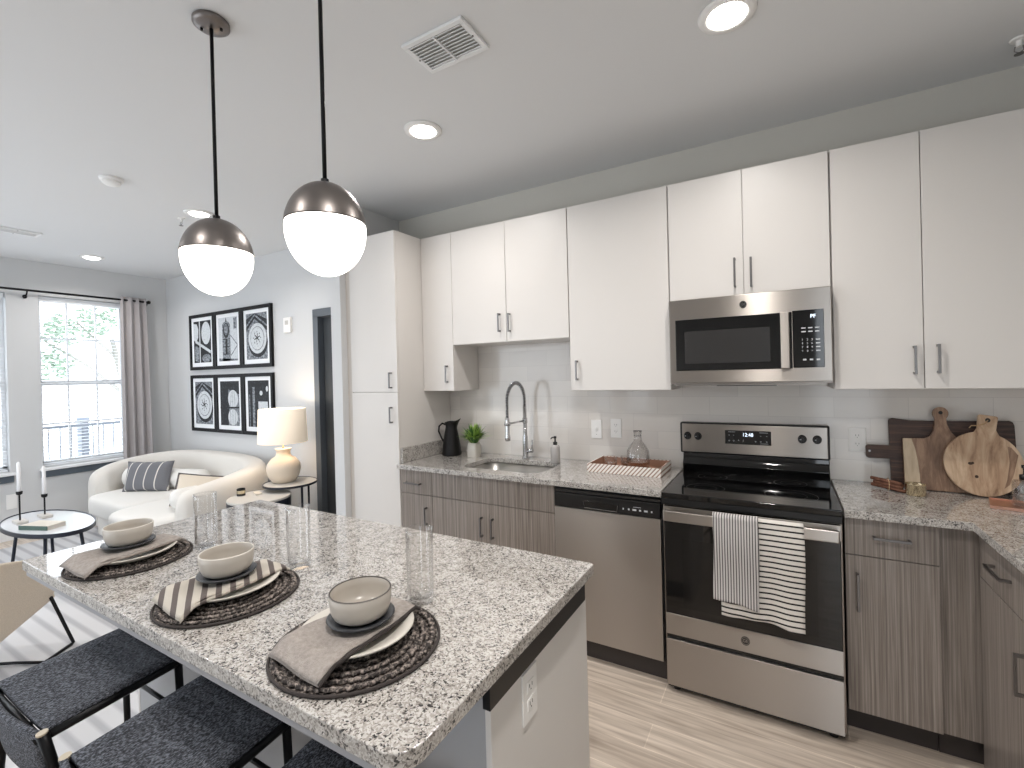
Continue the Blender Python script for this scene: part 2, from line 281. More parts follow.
        if weld: bmesh.ops.remove_doubles(bm, verts=bm.verts, dist=1e-5)
        bmesh.ops.recalc_face_normals(bm, faces=bm.faces); bm.to_mesh(me); bm.free()
        me.materials.append(material)
        if smooth: me.shade_smooth()
        o = bpy.data.objects.new(name, me); C.objects.link(o)
        if parent is not None: o.parent = parent
        else: o.location = O
        o['_o'] = tuple(O)
        if solid: md = o.modifiers.new('s', 'SOLIDIFY'); md.thickness = solid; md.offset = 0
        if bevel:
            md = o.modifiers.new('b', 'BEVEL'); md.width = bevel; md.segments = seg; md.limit_method = 'ANGLE'; md.angle_limit = R(35)
            if not smooth: me.shade_smooth(); md.harden_normals = True
        if subsurf: md = o.modifiers.new('u', 'SUBSURF'); md.levels = subsurf; md.render_levels = subsurf
        return o
def thing(name, label, cat, loc, group=None):
    o = bpy.data.objects.new(name, None); C.objects.link(o); o.empty_display_size = 0.1
    O = Vector((loc[0], loc[1], loc[2]*K))
    if MB.XF != Matrix.Identity(4): p = MB.XF @ Vector(loc); O = Vector((p.x, p.y, p.z*K))
    o.location = O; o['_o'] = tuple(O); tag(o, label, cat, group); return o
def tag(o, label, cat, group=None):
    o['label'] = label; o['category'] = cat
    if group: o['group'] = group
    return o
def struct(o): o['kind'] = 'structure'; return o
def copy_tree(root, dx, dy, dz=0, label=None, **kw):
    c = root.copy(); C.objects.link(c); c.location = root.location + Vector((dx, dy, dz*K))
    if label: c['label'] = label
    for ch in root.children:
        d = ch.copy(); C.objects.link(d); d.parent = c
        for g in ch.children:
            e = g.copy(); C.objects.link(e); e.parent = d
    return c
def box(*a, **k): return MB().box(*a, **k)
def cyl(cx, cy, r, z0, z1, n=24): return MB().lathe([(r, z0), (r, z1)], cx, cy, n)
def facing(mtxpos, n='-y'):   # text/disc frame on a plane facing -Y
    return Matrix.Translation(mtxpos) @ Matrix.Rotation(math.pi/2, 4, 'X')
def disc_y(mb, x, y, z, r, t, n=24):   # short cylinder whose axis is -Y
    return mb.lathe([(r, 0), (r, t)], 0, 0, n, mtx=facing((x, y, z)))
# ================================================================ SETTING
struct(box(-6.75, 1.98, -4.95, 0.15, -0.12, 0).build('floor', M['floor'], origin=(0, 0, 0)))
struct(box(-6.75, 1.98, -4.95, 0.15, HC, HC+0.12).build('ceiling', M['ceil']))
DX0, DX1 = -3.47, -2.62
struct(box(-2.487, 1.98, 0, 0.15, 0, HC).build('wall_back', M['kwall']))
struct(MB().box(-6.53, DX0, 0, 0.15, 0, HC).box(DX0, DX1, 0, 0.15, 2.08, HC).box(DX1, -2.487, 0, 0.15, 0, HC).build('wall_living', M['wall']))
struct(box(1.83, 1.98, -4.8, 0, 0, HC).build('wall_right', M['kwall']))
mb = MB().box(-6.53, 1.83, -4.95, -4.8, 2.3, HC).box(-6.53, 1.83, -4.95, -4.8, 0, 0.1)
for x0, x1 in ((-6.53, -5.6), (-2.75, -2.35), (-2.05, -1.75), (-1.42, 0.9), (1.65, 1.83)): mb.box(x0, x1, -4.95, -4.8, 0.1, 2.3)
struct(mb.build('wall_front', M['wall']))
for i, (x0, x1) in enumerate(FILLWIN):  # unseen windows behind the camera, added to brighten the room
    xm = (x0+x1)/2; mb = MB()
    for a, b in ((x0, x0+0.03), (x1-0.03, x1)) + (((xm-0.03, xm+0.03),) if x1-x0 > 0.5 else ()): mb.box(a, b, -4.90, -4.85, 0.1, 2.3)
    wd = struct(mb.box(x0, x1, -4.90, -4.85, 0.1, 0.15).box(x0, x1, -4.90, -4.85, 2.25, 2.3).build('window_%d' % (i+4), M['trimw'], bevel=0.002))
    MB().box(x0+0.05, x1-0.05, -4.878, -4.872, 0.15, 2.25).build('window_pane', M['pane'], wd)
WZ0, WZ1 = 0.655, 2.385
wins = [(-1.238, -0.45), (-2.35, -1.49), (-3.6, -2.75)]  # the last window is unseen, added to let in more daylight
mb = MB().box(-6.75, -6.53, -4.95, 0.15, 0, WZ0).box(-6.75, -6.53, -4.95, 0.15, WZ1, HC)
for a, b in ((-0.45, 0.15), (-1.49, -1.238), (-2.75, -2.35), (-4.95, -3.6)): mb.box(-6.75, -6.53, a, b, WZ0, WZ1)
struct(mb.build('wall_left', M['wall']))
struct(box(-2.462, -2.354, -0.655, 0, 0, HC).build('wall_partition', M['wall']))
struct(box(-2.354, -2.303, -0.60, -0.0, 0, 2.43).build('trim_1', M['cabin']))
mb = MB().box(-1.828, 1.83, -0.008, 0, 0.914, 1.372).box(-1.541, -0.62, -0.008, 0, 1.372, 1.678).box(0, 0.762, -0.008, 0, 1.372, 1.42)
struct(mb.build('wall_backsplash', M['tile'], origin=(0.149, 0, 0.914)))
struct(box(1.822, 1.83, -2.2, -0.008, 0.914, 1.372).build('wall_backsplash_side', M['tile'], origin=(1.83, 0, 0.914)))
struct(MB().box(-6.53, DX0-0.07, -0.014, 0, 0, 0.09).build('baseboard_back', M['trimw'], bevel=0.003))
struct(MB().box(-6.53, -6.516, -4.8, -0.014, 0, 0.09).build('baseboard_left', M['trimw'], bevel=0.003))
struct(MB().box(-2.476, -2.462, -0.655, -0.014, 0, 0.09).box(-2.476, -2.354, -0.669, -0.655, 0, 0.09).build('baseboard_partition', M['trimw'], bevel=0.003))
# door in the living wall
dr = struct(box(DX0, DX1, 0.05, 0.09, 0.005, 2.045).build('door_1', M['doorg'], origin=((DX0+DX1)/2, 0.07, 0)))
mb = MB()
for z0, z1 in ((0.15, 0.95), (1.08, 1.92)):
    mb.box(DX0+0.14, DX1-0.14, 0.042, 0.05, z0, z1)
mb.build('door_panel', M['doorg'], dr, bevel=0.006)
MB().box(DX0-0.065, DX0+0.012, -0.018, 0.05, 0, 2.055).box(DX1-0.012, DX1+0.065, -0.018, 0.05, 0, 2.055).box(DX0-0.065, DX1+0.065, -0.018, 0.05, 2.04, 2.112).build('door_frame', M['doorf'], dr, bevel=0.004)
h = MB(); h.lathe([(0.026, 0), (0.026, 0.012), (0.01, 0.014), (0.01, 0.04), (0.026, 0.046), (0.028, 0.062), (0.016, 0.07)], mtx=facing((DX1-0.07, 0.05, 0.95))); h.build('door_handle', M['nickel'], dr, smooth=True)
# windows
for i, (a, b) in enumerate(wins):
    X = -6.62
    mb = MB(); t = 0.035
    mb.box(X-0.05, X, a, a+t, WZ0, WZ1).box(X-0.05, X, b-t, b, WZ0, WZ1).box(X-0.05, X, a, b, WZ0, WZ0+0.05).box(X-0.05, X, a, b, WZ1-0.05, WZ1).box(X-0.055, X+0.004, a, b, 1.475, 1.525)
    wd = struct(mb.build('window_%d' % (i+1), M['trimw'], bevel=0.002))
    mb = MB()
    for k in (1, 2):
        yy = a+(b-a)*k/3; mb.box(X-0.034, X-0.018, yy-0.009, yy+0.009, WZ0+0.04, WZ1-0.04)
    for zz in (1.96, 1.08): mb.box(X-0.033, X-0.017, a+t, b-t, zz-0.009, zz+0.009)
    mb.build('window_muntins', M['trimw'], wd)
    MB().box(X-0.028, X-0.024, a+t, b-t, WZ0+0.05, WZ1-0.05).build('window_pane', M['pane'], wd)
    MB().box(-6.53, -6.455, a-0.035, b+0.035, WZ0-0.03, WZ0-0.006).build('window_sill', M['trimw'], wd, bevel=0.004)
    MB().box(-6.53, -6.502, a-0.02, b+0.02, WZ0-0.10, WZ0-0.03).build('window_apron', M['sill'], wd, bevel=0.003)
    bl = thing('window_blind', ['white slatted blind in the window beside the grey curtain', 'white slatted blind in the window left of the grey wall pier', 'white slatted blind in the added unseen window farthest from the sofa'][i], 'blind', (-6.575, (a+b)/2, WZ1), 'white window blinds')
    MB().box(-6.60, -6.555, a+0.008, b-0.008, WZ1-0.055, WZ1-0.004).build('headrail', M['slatb'], bl, bevel=0.002)
    mb = MB(); z = WZ0+0.03
    while z < WZ1-0.06:
        mb.box(-0.0125, 0.0125, a+0.012, b-0.012, -0.0006, 0.0006, mtx=Matrix.Translation((-6.578, 0, z)) @ Matrix.Rotation(R(8), 4, 'Y')); z += 0.034
    mb.build('slats', M['slatb'], bl)
    MB().box(-6.59, -6.565, a+0.01, b-0.01, WZ0+0.004, WZ0+0.02).build('bottom_rail', M['slatb'], bl)
# outside: balcony, rail, louvred column, tree
struct(box(-8.4, -6.75, -6, 2, -0.2, -0.02).build('balcony_floor', M['conc']))
rl = thing('balcony_railing', 'grey metal balcony railing with thin balusters seen through the windows', 'railing', (-8.2, -1.5, 0))
MB().box(-8.23, -8.18, -6, 2, 0.93, 0.965).box(-8.22, -8.19, -6, 2, 0.06, 0.09).build('rail_bar', M['rail'], rl)
for k in range(66):
    y = -5.9+k*0.12; MB().box(-8.212, -8.198, y-0.007, y+0.007, 0.09, 0.93).build('baluster', M['rail'], rl)
for y in (-5.95, -3.3, -0.35, 1.95): MB().box(-8.235, -8.175, y-0.03, y+0.03, -0.02, 0.99).build('rail_post', M['rail'], rl)
lv = thing('louvred_column', 'grey slatted louvre column standing beyond the balcony railing', 'vent', (-9.6, 0.05, -3))
MB().box(-9.7, -9.6, -0.02, 0.14, -3, 1.02).build('column_body', M['conc'], lv)
mb = MB()
for k in range(12): mb.box(-9.6, -9.57, -0.02, 0.14, 0.05+k*0.08, 0.09+k*0.08)
mb.build('louvres', M['louv'], lv)
tr = thing('broadleaf_tree', 'pale leafy tree outside behind the window beside the curtain', 'tree', (-12.6, 2.0, -3))
MB().tube([(-12.6, 2.0, -3), (-12.6, 1.95, -0.5), (-12.6, 1.8, 1.2), (-12.5, 1.5, 2.4)], [0.16, 0.13, 0.1, 0.04]).tube([(-12.6, 1.8, 1.2), (-12.5, 1.0, 1.9), (-12.5, 0.4, 2.3)], [0.05, 0.03, 0.015]).tube([(-12.55, 1.6, 2.0), (-12.5, 0.9, 2.7)], [0.04, 0.015]).build('trunk', M['bark'], tr, smooth=True)
mb = MB()
for k in range(2200):
    a = random.uniform(0, 6.28); u = random.uniform(-1, 1); rr = random.random()**0.45
    cx, cy, cz = random.choice([(-12.5, 0.62, 2.5), (-12.5, 1.15, 2.7), (-12.5, 0.5, 1.9), (-12.5, -0.1, 2.4), (-12.5, 1.7, 2.9), (-12.5, 2.2, 2.2), (-12.5, -0.15, 1.6)])
    q = math.sqrt(1-u*u); p = Vector((cx+0.5*rr*q*math.cos(a), cy+0.36*rr*q*math.sin(a), cz+0.34*rr*u))
    rot = Matrix.Rotation(random.uniform(0, 6.28), 4, 'Z') @ Matrix.Rotation(random.uniform(0, 3.1), 4, 'X'); s_ = random.uniform(0.035, 0.07)
    mb._add([(-s_, 0, 0), (0, -s_*0.45, 0), (s_, 0, 0), (0, s_*0.45, 0.01)], [(0, 1, 2, 3)], Matrix.Translation(p) @ rot)
mb.build('foliage', M['foliage'], tr)
# ================================================================ CEILING THINGS
DLAB = ['lit round recessed downlight at the top edge of the photo, above the microwave', 'lit round recessed downlight between the big ceiling vent and the cabinets', 'lit recessed downlight just behind the left pendant globe', 'faint lit downlight on the far ceiling near the windows',
        'added unseen fill downlight over the coffee table end', 'added unseen fill downlight behind the stools', 'added unseen fill downlight behind the island', 'added unseen fill downlight behind the camera']
def downlight(x, y, lab):
    t = thing('recessed_downlight', lab, 'light', (x, y, HC), 'recessed ceiling downlights')
    MB().lathe([(0.072, HC-0.001), (0.105, HC-0.0005), (0.103, HC-0.006), (0.076, HC-0.011), (0.068, HC-0.006), (0.072, HC-0.001)], x, y, 40, cap=False).build('trim_ring', M['plastic'], t, smooth=True)
    MB().lathe([(0.067, HC-0.009), (0.062, HC-0.015), (0.045, HC-0.020), (0.02, HC-0.022)], x, y, 32).build('diffuser', M['dl'], t)
    return t
for (x, y), lab in list(zip(DOWNLIGHTS, DLAB)): downlight(x, y, lab)
def vent(x0, x1, y0, y1, lab, along='x'):
    t = thing('ceiling_vent', lab, 'vent', ((x0+x1)/2, (y0+y1)/2, HC), 'ceiling air vents'); z = HC; e = 0.022
    MB().box(x0, x1, y0, y0+e, z-0.012, z).box(x0, x1, y1-e, y1, z-0.012, z).box(x0, x0+e, y0+e, y1-e, z-0.012, z).box(x1-e, x1, y0+e, y1-e, z-0.012, z).build('frame', M['trimw'], t, bevel=0.003)
    MB().box(x0+e, x1-e, y0+e, y1-e, z-0.002, z).build('duct_opening', M['stone'], t)
    mb = MB(); n = 9
    if along == 'x':
        for k in range(n):
            yy = y0+e+(y1-y0-2*e)*(k+0.5)/n; mb.box(x0+e, x1-e, -0.009, 0.009, -0.001, 0.001, mtx=Matrix.Translation((0, yy, z-0.009)) @ Matrix.Rotation(R(28), 4, 'X'))
        mb.box((x0+x1)/2-0.004, (x0+x1)/2+0.004, y0+e, y1-e, z-0.016, z-0.004)
    else:
        for k in range(n):
            xx = x0+e+(x1-x0-2*e)*(k+0.5)/n; mb.box(-0.009, 0.009, y0+e, y1-e, -0.001, 0.001, mtx=Matrix.Translation((xx, 0, z-0.009)) @ Matrix.Rotation(R(28), 4, 'Y'))
    mb.build('louvres', M['trimw'], t)
    for sx in (x0+0.015, x1-0.015): cyl(sx, (y0+y1)/2, 0.004, z-0.014, z-0.011, 10).build('screw', M['nickel'], t)
vent(-0.785, -0.480, -1.625, -1.425, 'white louvred ceiling vent right of the pendant lights')
vent(-5.33, -5.17, -1.86, -1.55, 'white ceiling vent at the left edge of the photo over the living area', 'y')
sd = thing('smoke_detector', 'white round smoke detector on the ceiling left of the pendants', 'smoke detector', (-3.29, -1.71, HC))
MB().lathe([(0.065, HC), (0.065, HC-0.012), (0.058, HC-0.018)], -3.29, -1.71, 32).build('base', M['plastic'], sd, smooth=False, bevel=0.002)
MB().lathe([(0.05, HC-0.018), (0.05, HC-0.03), (0.036, HC-0.04), (0.015, HC-0.042)], -3.29, -1.71, 32).build('cover', M['plastic'], sd, bevel=0.002)
for x, y, lab in ((-3.763, -1.079, 'small pendent sprinkler head left of the left pendant globe'), (1.445, -0.262, 'small sprinkler head by the top right corner of the photo')):
    t = thing('sprinkler_head', lab, 'sprinkler', (x, y, HC), 'ceiling sprinklers')
    MB().lathe([(0.03, HC), (0.028, HC-0.006), (0.01, HC-0.008), (0.009, HC-0.03)], x, y, 20).build('escutcheon', M['plastic'], t)
    MB().tube([(x-0.012, y, HC-0.028), (x-0.014, y, HC-0.045), (x, y, HC-0.055)], 0.002, 6).tube([(x+0.012, y, HC-0.028), (x+0.014, y, HC-0.045), (x, y, HC-0.055)], 0.002, 6).lathe([(0.016, HC-0.057), (0.016, HC-0.059)], x, y, 16).build('deflector', M['nickel'], t)
# pendants
def pendant(x, y, zc, lab):
    t = thing('pendant_light', lab, 'light', (x, y, HC), 'globe pendant lights over the island')
    MB().lathe([(0.058, HC), (0.062, HC-0.004), (0.062, HC-0.016), (0.05, HC-0.024), (0.012, HC-0.028)], x, y, 36).build('canopy', M['bronze'], t, smooth=True)
    for a in (0.6, 3.74): cyl(x+0.036*math.cos(a), y+0.036*math.sin(a), 0.005, HC-0.032, HC-0.02, 10).build('canopy_screw', M['blackm'], t)
    r, hz = 0.1205, 0.132
    MB().lathe([(0.0065, zc+hz), (0.0065, HC-0.02)], x, y, 14).build('stem', M['blackm'], t, smooth=True)
    cut = 0.13
    prof = [(r*math.cos(p), zc+hz*math.sin(p)) for p in [cut+(math.pi/2-cut)*k/12 for k in range(13)]]; prof[-1] = (0.007, prof[-1][1])
    inner = [(max(q-0.006, 0.004), z-0.005) for q, z in prof][::-1]
    MB().lathe([(q+0.002, z) for q, z in prof]+inner, x, y, 48, cap=False).build('metal_cap', M['bronze'], t, smooth=True)
    cyl(x, y, 0.012, zc+hz-0.004, zc+hz+0.012, 16).build('cap_collar', M['blackm'], t)
    g = [(0.001, zc-hz)]+[(r*math.cos(p), zc+hz*math.sin(p)) for p in [-math.pi/2+0.08+(math.pi/2+cut-0.1)*k/20 for k in range(21)]]
    MB().lathe(g, x, y, 48).build('globe', M['globe'], t, smooth=True)
pendant(-1.300, -2.10, 1.907, 'globe pendant with dark metal cap on the left, its ceiling canopy in view')
pendant(-0.680, -2.10, 1.903, 'globe pendant with dark metal cap on the right, rod leaving the photo')
# ================================================================ KITCHEN CABINETS
def bar_pull(parent, x, y, z, L, vert, name='handle', label=None):
    mb = MB(); t = 0.005
    if vert: mb.box(x-t, x+t, y-0.032, y-0.024, z-L/2, z+L/2).box(x-t, x+t, y-0.026, y, z-L/2, z-L/2+0.01).box(x-t, x+t, y-0.026, y, z+L/2-0.01, z+L/2)
    else: mb.box(x-L/2, x+L/2, y-0.032, y-0.024, z-t, z+t).box(x-L/2, x-L/2+0.01, y-0.026, y, z-t, z+t).box(x+L/2-0.01, x+L/2, y-0.026, y, z-t, z+t)
    return mb.build(name, M['nickel'], parent, bevel=0.0015)
def cabinet(name, label, cat, group, x0, x1, yf, yb, z0, z1, fronts, face, carc, kick=False, extra=None):
    """fronts: (kind, xa, xb, za, zb, handle or None); handle = (x, z, length, vertical)"""
    t = thing(name, label, cat, ((x0+x1)/2, (yf+yb)/2, z0 if not kick else 0), group); d = 0.019; g = 0.0015
    if kick:
        MB().box(x0+0.0008, x1-0.0008, yf+d, yb, 0.105, z1).build('body', carc, t)
        MB().box(x0+0.0008, x1-0.0008, yf+0.085, yb, 0.0, 0.105).build('toe_kick', M['kick'], t)
    else: MB().box(x0+0.0008, x1-0.0008, yf+d, yb, z0, z1).build('body', carc, t, bevel=0.001)
    for kind, xa, xb, za, zb, hd in fronts:
        f = MB().box(xa+g, xb-g, yf, yf+d-0.001, za+g, zb-g).build(kind, face, t, bevel=0.0015)
        if hd: bar_pull(f, hd[0], yf, hd[1], hd[2], hd[3])
    return t
UG = 'white upper cabinets'; W_ = M['white']; CB = M['cabin']; YU = -0.33; ZT = 2.432
cabinet('pantry_cabinet', 'tall white pantry cabinet with two stacked doors, left of the sink counter', 'cabinet', None, -2.300, -1.829, -0.612, -0.010, 0, ZT,
        [('door', -2.300, -1.829, 0.11, 1.377, (-1.888, 1.228, 0.105, True)), ('door', -2.300, -1.829, 1.377, ZT, (-1.885, 1.455, 0.105, True))], W_, W_, kick=True)
cabinet('upper_cabinet', 'narrow white upper cabinet next to the tall pantry, above the black pitcher', 'cabinet', UG, -1.828, -1.541, YU, -0.010, 1.372, ZT,
        [('door', -1.828, -1.541, 1.372, ZT, (-1.598, 1.487, 0.115, True))], W_, W_)
cabinet('upper_cabinet', 'short two-door white upper cabinet above the sink and faucet', 'cabinet', UG, -1.541, -0.620, YU, -0.010, 1.678, ZT,
        [('door', -1.541, -1.0805, 1.678, ZT, (-1.132, 1.80, 0.115, True)), ('door', -1.0805, -0.620, 1.678, ZT, (-1.052, 1.795, 0.115, True))], W_, W_)
cabinet('upper_cabinet', 'tall one-door white upper cabinet between the sink cabinet and the microwave', 'cabinet', UG, -0.620, 0.0, YU, -0.010, 1.372, ZT,
        [('door', -0.617, -0.002, 1.372, ZT, (-0.569, 1.488, 0.112, True))], W_, W_)
cabinet('upper_cabinet', 'short two-door white upper cabinet directly above the microwave', 'cabinet', UG, 0.0, 0.762, YU, -0.010, 1.829, ZT,
        [('door', 0.002, 0.381, 1.829, ZT, (0.339, 1.938, 0.14, True)), ('door', 0.381, 0.760, 1.829, ZT, (0.416, 1.932, 0.14, True))], W_, W_)
cabinet('upper_cabinet', 'tall two-door white upper cabinet right of the microwave, above the cutting boards', 'cabinet', UG, 0.762, 1.44, YU, -0.010, 1.372, ZT,
        [('door', 0.765, 1.101, 1.372, ZT, (1.066, 1.492, 0.118, True)), ('door', 1.101, 1.44, 1.372, ZT, (1.147, 1.495, 0.118, True))], W_, W_)
cabinet('upper_cabinet', 'white corner upper cabinet at the right edge of the photo', 'cabinet', UG, 1.44, 1.828, YU, -0.010, 1.372, ZT,
        [('door', 1.44, 1.828, 1.372, ZT, None)], W_, W_)
BG = 'grey woodgrain base cabinets'; G_ = M['grey']; YB = -0.607
cabinet('base_cabinet', 'narrow grey woodgrain base cabinet with a drawer, beside the tall pantry', 'cabinet', BG, -1.828, -1.541, YB, -0.02, 0, 0.884,
        [('drawer', -1.828, -1.541, 0.728, 0.878, (-1.705, 0.797, 0.14, False)), ('door', -1.828, -1.541, 0.11, 0.728, (-1.592, 0.60, 0.11, True))], G_, M['kick'], kick=True)
t = thing('sink_cabinet', 'wide grey woodgrain sink base with false drawer front and two doors', 'cabinet', (-1.08, -0.31, 0), BG)
MB().box(-1.5402, -1.52, YB+0.019, -0.02, 0.105, 0.884).box(-0.64, -0.6208, YB+0.019, -0.02, 0.105, 0.884).box(-1.52, -0.64, YB+0.019, -0.02, 0.105, 0.12).box(-1.52, -0.64, -0.03, -0.02, 0.12, 0.884).box(-1.52, -0.64, YB+0.019, YB+0.03, 0.70, 0.884).build('body', M['kick'], t)
MB().box(-1.5402, -0.6208, YB+0.085, -0.02, 0, 0.105).build('toe_kick', M['kick'], t)
MB().box(-1.5395, -0.6215, YB, YB+0.018, 0.7295, 0.8765).build('false_front', G_, t, bevel=0.0015)
for xa, xb, hx in ((-1.541, -1.0805, -1.135), (-1.0805, -0.620, -1.052)):
    f = MB().box(xa+0.0015, xb-0.0015, YB, YB+0.018, 0.1115, 0.7265).build('door', G_, t, bevel=0.0015); bar_pull(f, hx, YB, 0.592, 0.115, True)
cabinet('base_cabinet', 'grey woodgrain base cabinet with drawer and door, right of the range', 'cabinet', BG, 0.766, 1.080, YB, -0.02, 0, 0.884,
        [('drawer', 0.766, 1.080, 0.732, 0.878, (0.925, 0.812, 0.125, False)), ('door', 0.766, 1.080, 0.113, 0.732, (0.808, 0.592, 0.145, True))], G_, M['kick'], kick=True)
t = thing('corner_filler', 'plain recessed grey woodgrain filler panel in the inside corner of the base cabinets', 'panel', (1.13, -0.4, 0), BG)
MB().box(1.081, 1.205, -0.578, -0.02, 0.105, 0.884).build('panel', G_, t); MB().box(1.081, 1.27, -0.525, -0.02, 0, 0.105).build('toe_kick', M['kick'], t)
# cabinets on the right leg face the other way
MB.XF = Matrix.Translation((1.806, -0.5925, 0)) @ Matrix.Rotation(-math.pi/2, 4, 'Z')
cabinet('base_cabinet', 'pale side-lit woodgrain base cabinet on the right leg, its drawer pull pointing at the camera', 'cabinet', BG, 0.0, 0.46, YB, -0.02, 0, 0.884,
        [('drawer', 0.0, 0.46, 0.715, 0.878, (0.225, 0.800, 0.15, False)), ('door', 0.0, 0.46, 0.03, 0.715, (0.405, 0.565, 0.125, True))], M['greyl'], M['kick'], kick=True)
cabinet('base_cabinet', 'woodgrain base cabinet on the right leg beyond the right edge of the photo', 'cabinet', BG, 0.46, 1.50, YB, -0.02, 0, 0.884,
        [('drawer', 0.46, 0.98, 0.715, 0.878, (0.72, 0.793, 0.20, False)), ('drawer', 0.98, 1.50, 0.715, 0.878, (1.24, 0.793, 0.20, False)),
         ('door', 0.46, 0.98, 0.11, 0.715, (0.92, 0.6, 0.125, True)), ('door', 0.98, 1.50, 0.11, 0.715, (1.04, 0.6, 0.125, True))], M['greyl'], M['kick'], kick=True)
MB.XF = Matrix.Identity(4)
# ---- worktops
def rrect(x0, x1, y0, y1, r, n=6):
    out = []
    for cx, cy, a0 in ((x1-r, y1-r, 0), (x0+r, y1-r, 90), (x0+r, y0+r, 180), (x1-r, y0+r, 270)):
        for k in range(n+1): a = R(a0+90*k/n); out.append((cx+r*math.cos(a), cy+r*math.sin(a)))
    return out
SX0, SX1, SY0, SY1 = -1.36, -0.76, -0.535, -0.155
o = MB().holed([(-1.828, -0.645), (-0.002, -0.645), (-0.002, -0.009), (-1.828, -0.009)], rrect(SX0, SX1, SY0, SY1, 0.09), 0.884, 0.914).build('worktop', M['gran'], bevel=0.0025)
tag(o, 'speckled granite worktop around the sink, from the pantry to the range', 'countertop')
o = box(-1.8275, -1.808, -0.60, -0.009, 0.915, 1.012).build('side_splash', M['gran'], bevel=0.002); tag(o, 'low granite side splash strip against the pantry side behind the black pitcher', 'splash strip')
o = MB().prism([(0.764, -0.645), (1.171, -0.645), (1.171, -2.19), (1.821, -2.19), (1.821, -0.009), (0.764, -0.009)], 0.884, 0.914).build('worktop', M['gran'], bevel=0.0025)
tag(o, 'speckled granite corner worktop right of the range, under the cutting boards', 'countertop')
# ---- sink and faucet
t = thing('kitchen_sink', 'stainless steel undermount sink set into the granite worktop', 'sink', ((SX0+SX1)/2, (SY0+SY1)/2, 0.70))
def ring(rad, z, ins): return [(x, y, z) for x, y in rrect(SX0-0.004+ins, SX1+0.004-ins, SY0-0.004+ins, SY1+0.004-ins, rad)]
lv_ = [ring(0.094, 0.8838, 0), ring(0.094, 0.74, 0.006), ring(0.075, 0.715, 0.022), ring(0.05, 0.71, 0.09)]
n = len(lv_[0]); vs = [p for L_ in lv_ for p in L_]; fs = [(j*n+i, j*n+(i+1)%n, (j+1)*n+(i+1)%n, (j+1)*n+i) for j in range(3) for i in range(n)]+[tuple(3*n+i for i in range(n))]
MB()._add(vs, fs).build('basin', M['sinkm'], t, smooth=True, solid=0.002)
MB().lathe([(0.045, 0.7115), (0.04, 0.7135), (0.012, 0.7125)], -1.06, -0.33, 28).build('drain', M['chrome'], t, smooth=True)
fx, fy = -1.085, -0.095
t = thing('faucet', 'tall chrome spring pull-down faucet behind the sink', 'faucet', (fx, fy, 0.914))
MB().lathe([(0.027, 0.9142), (0.027, 0.922), (0.021, 0.93), (0.019, 1.06), (0.015, 1.07), (0.0135, 1.26)], fx, fy, 28).build('column', M['chrome'], t, smooth=True)
y1 = fy-0.25; path = [(fx, fy, 1.26)]
for k in range(1, 17):
    a = math.pi*k/16; path.append((fx, fy-0.125+0.125*math.cos(a), 1.30+0.118*math.sin(a)))
path = [path[0], (fx, fy, 1.28)]+path[1:]+[(fx, y1, 1.24), (fx, y1, 1.20)]
MB().tube(path, 0.0075, 12).build('hose', M['blackm'], t, smooth=True)
# spring: helix around the hose
pp = [Vector(p) for p in path]; seg = [(pp[i+1]-pp[i]).length for i in range(len(pp)-1)]; tot = sum(seg); hel = []; N_ = 760
for k in range(N_):
    s_ = tot*k/(N_-1); i = 0
    while i < len(seg)-1 and s_ > seg[i]: s_ -= seg[i]; i += 1
    p = pp[i].lerp(pp[i+1], s_/seg[i]); tg = (pp[i+1]-pp[i]).normalized(); u = Vector((1, 0, 0)); v = tg.cross(u); a = 2*math.pi*k/14
    hel.append(p+(u*math.cos(a)+v*math.sin(a))*0.0115)
MB().tube(hel, 0.0022, 5).build('spring', M['chrome'], t, smooth=True)
MB().lathe([(0.013, 1.205), (0.015, 1.19), (0.015, 1.10), (0.019, 1.085), (0.019, 1.065), (0.015, 1.06)], fx, y1, 24).build('spray_head', M['chrome'], t, smooth=True)
MB().tube([(fx, fy, 1.165), (fx, y1+0.018, 1.165)], 0.006, 12).lathe([(0.021, 1.155), (0.021, 1.178)], fx, y1, 24).lathe([(0.0185, 1.15), (0.0185, 1.182)], fx, fy, 24).build('holder_arm', M['chrome'], t, smooth=True)
MB().tube([(fx+0.015, fy, 0.965), (fx+0.06, fy-0.004, 0.968)], 0.013, 16).tube([(fx+0.055, fy-0.004, 0.968), (fx+0.062, fy-0.01, 1.04)], [0.006, 0.0045], 10).build('lever', M['chrome'], t, smooth=True)
# ================================================================ RANGE
t = thing('range', 'stainless steel electric range with black glass cooktop and oven door', 'stove', (0.381, -0.35, 0)); YF = -0.668
MB().box(0.006, 0.756, -0.645, -0.03, 0.03, 0.893).build('body', M['steelv'], t, bevel=0.002)
MB().box(0.006, 0.756, -0.68, -0.055, 0.893, 0.9175).build('cooktop', M['bglass'], t, bevel=0.004)
mb = MB()
for x, y, r in ((0.19, -0.22, 0.075), (0.57, -0.22, 0.075), (0.19, -0.5, 0.09), (0.57, -0.49, 0.11)): mb.lathe([(r, 0.9178), (r+0.0015, 0.9178)], x, y, 48, cap=False).lathe([(r*0.6, 0.9178), (r*0.6+0.001, 0.9178)], x, y, 48, cap=False)
mb.build('burner_marking', M['grid'], t)
MB().box(0.006, 0.756, YF-0.006, -0.64, 0.862, 0.8925).build('front_rim', M['black'], t, bevel=0.004)
d = MB().box(0.014, 0.748, YF, -0.646, 0.27, 0.856).build('oven_door', M['bglass'], t, bevel=0.003)
MB().box(0.014, 0.748, YF-0.0035, YF+0.001, 0.796, 0.855).build('door_top_band', M['steel'], d, bevel=0.0015)
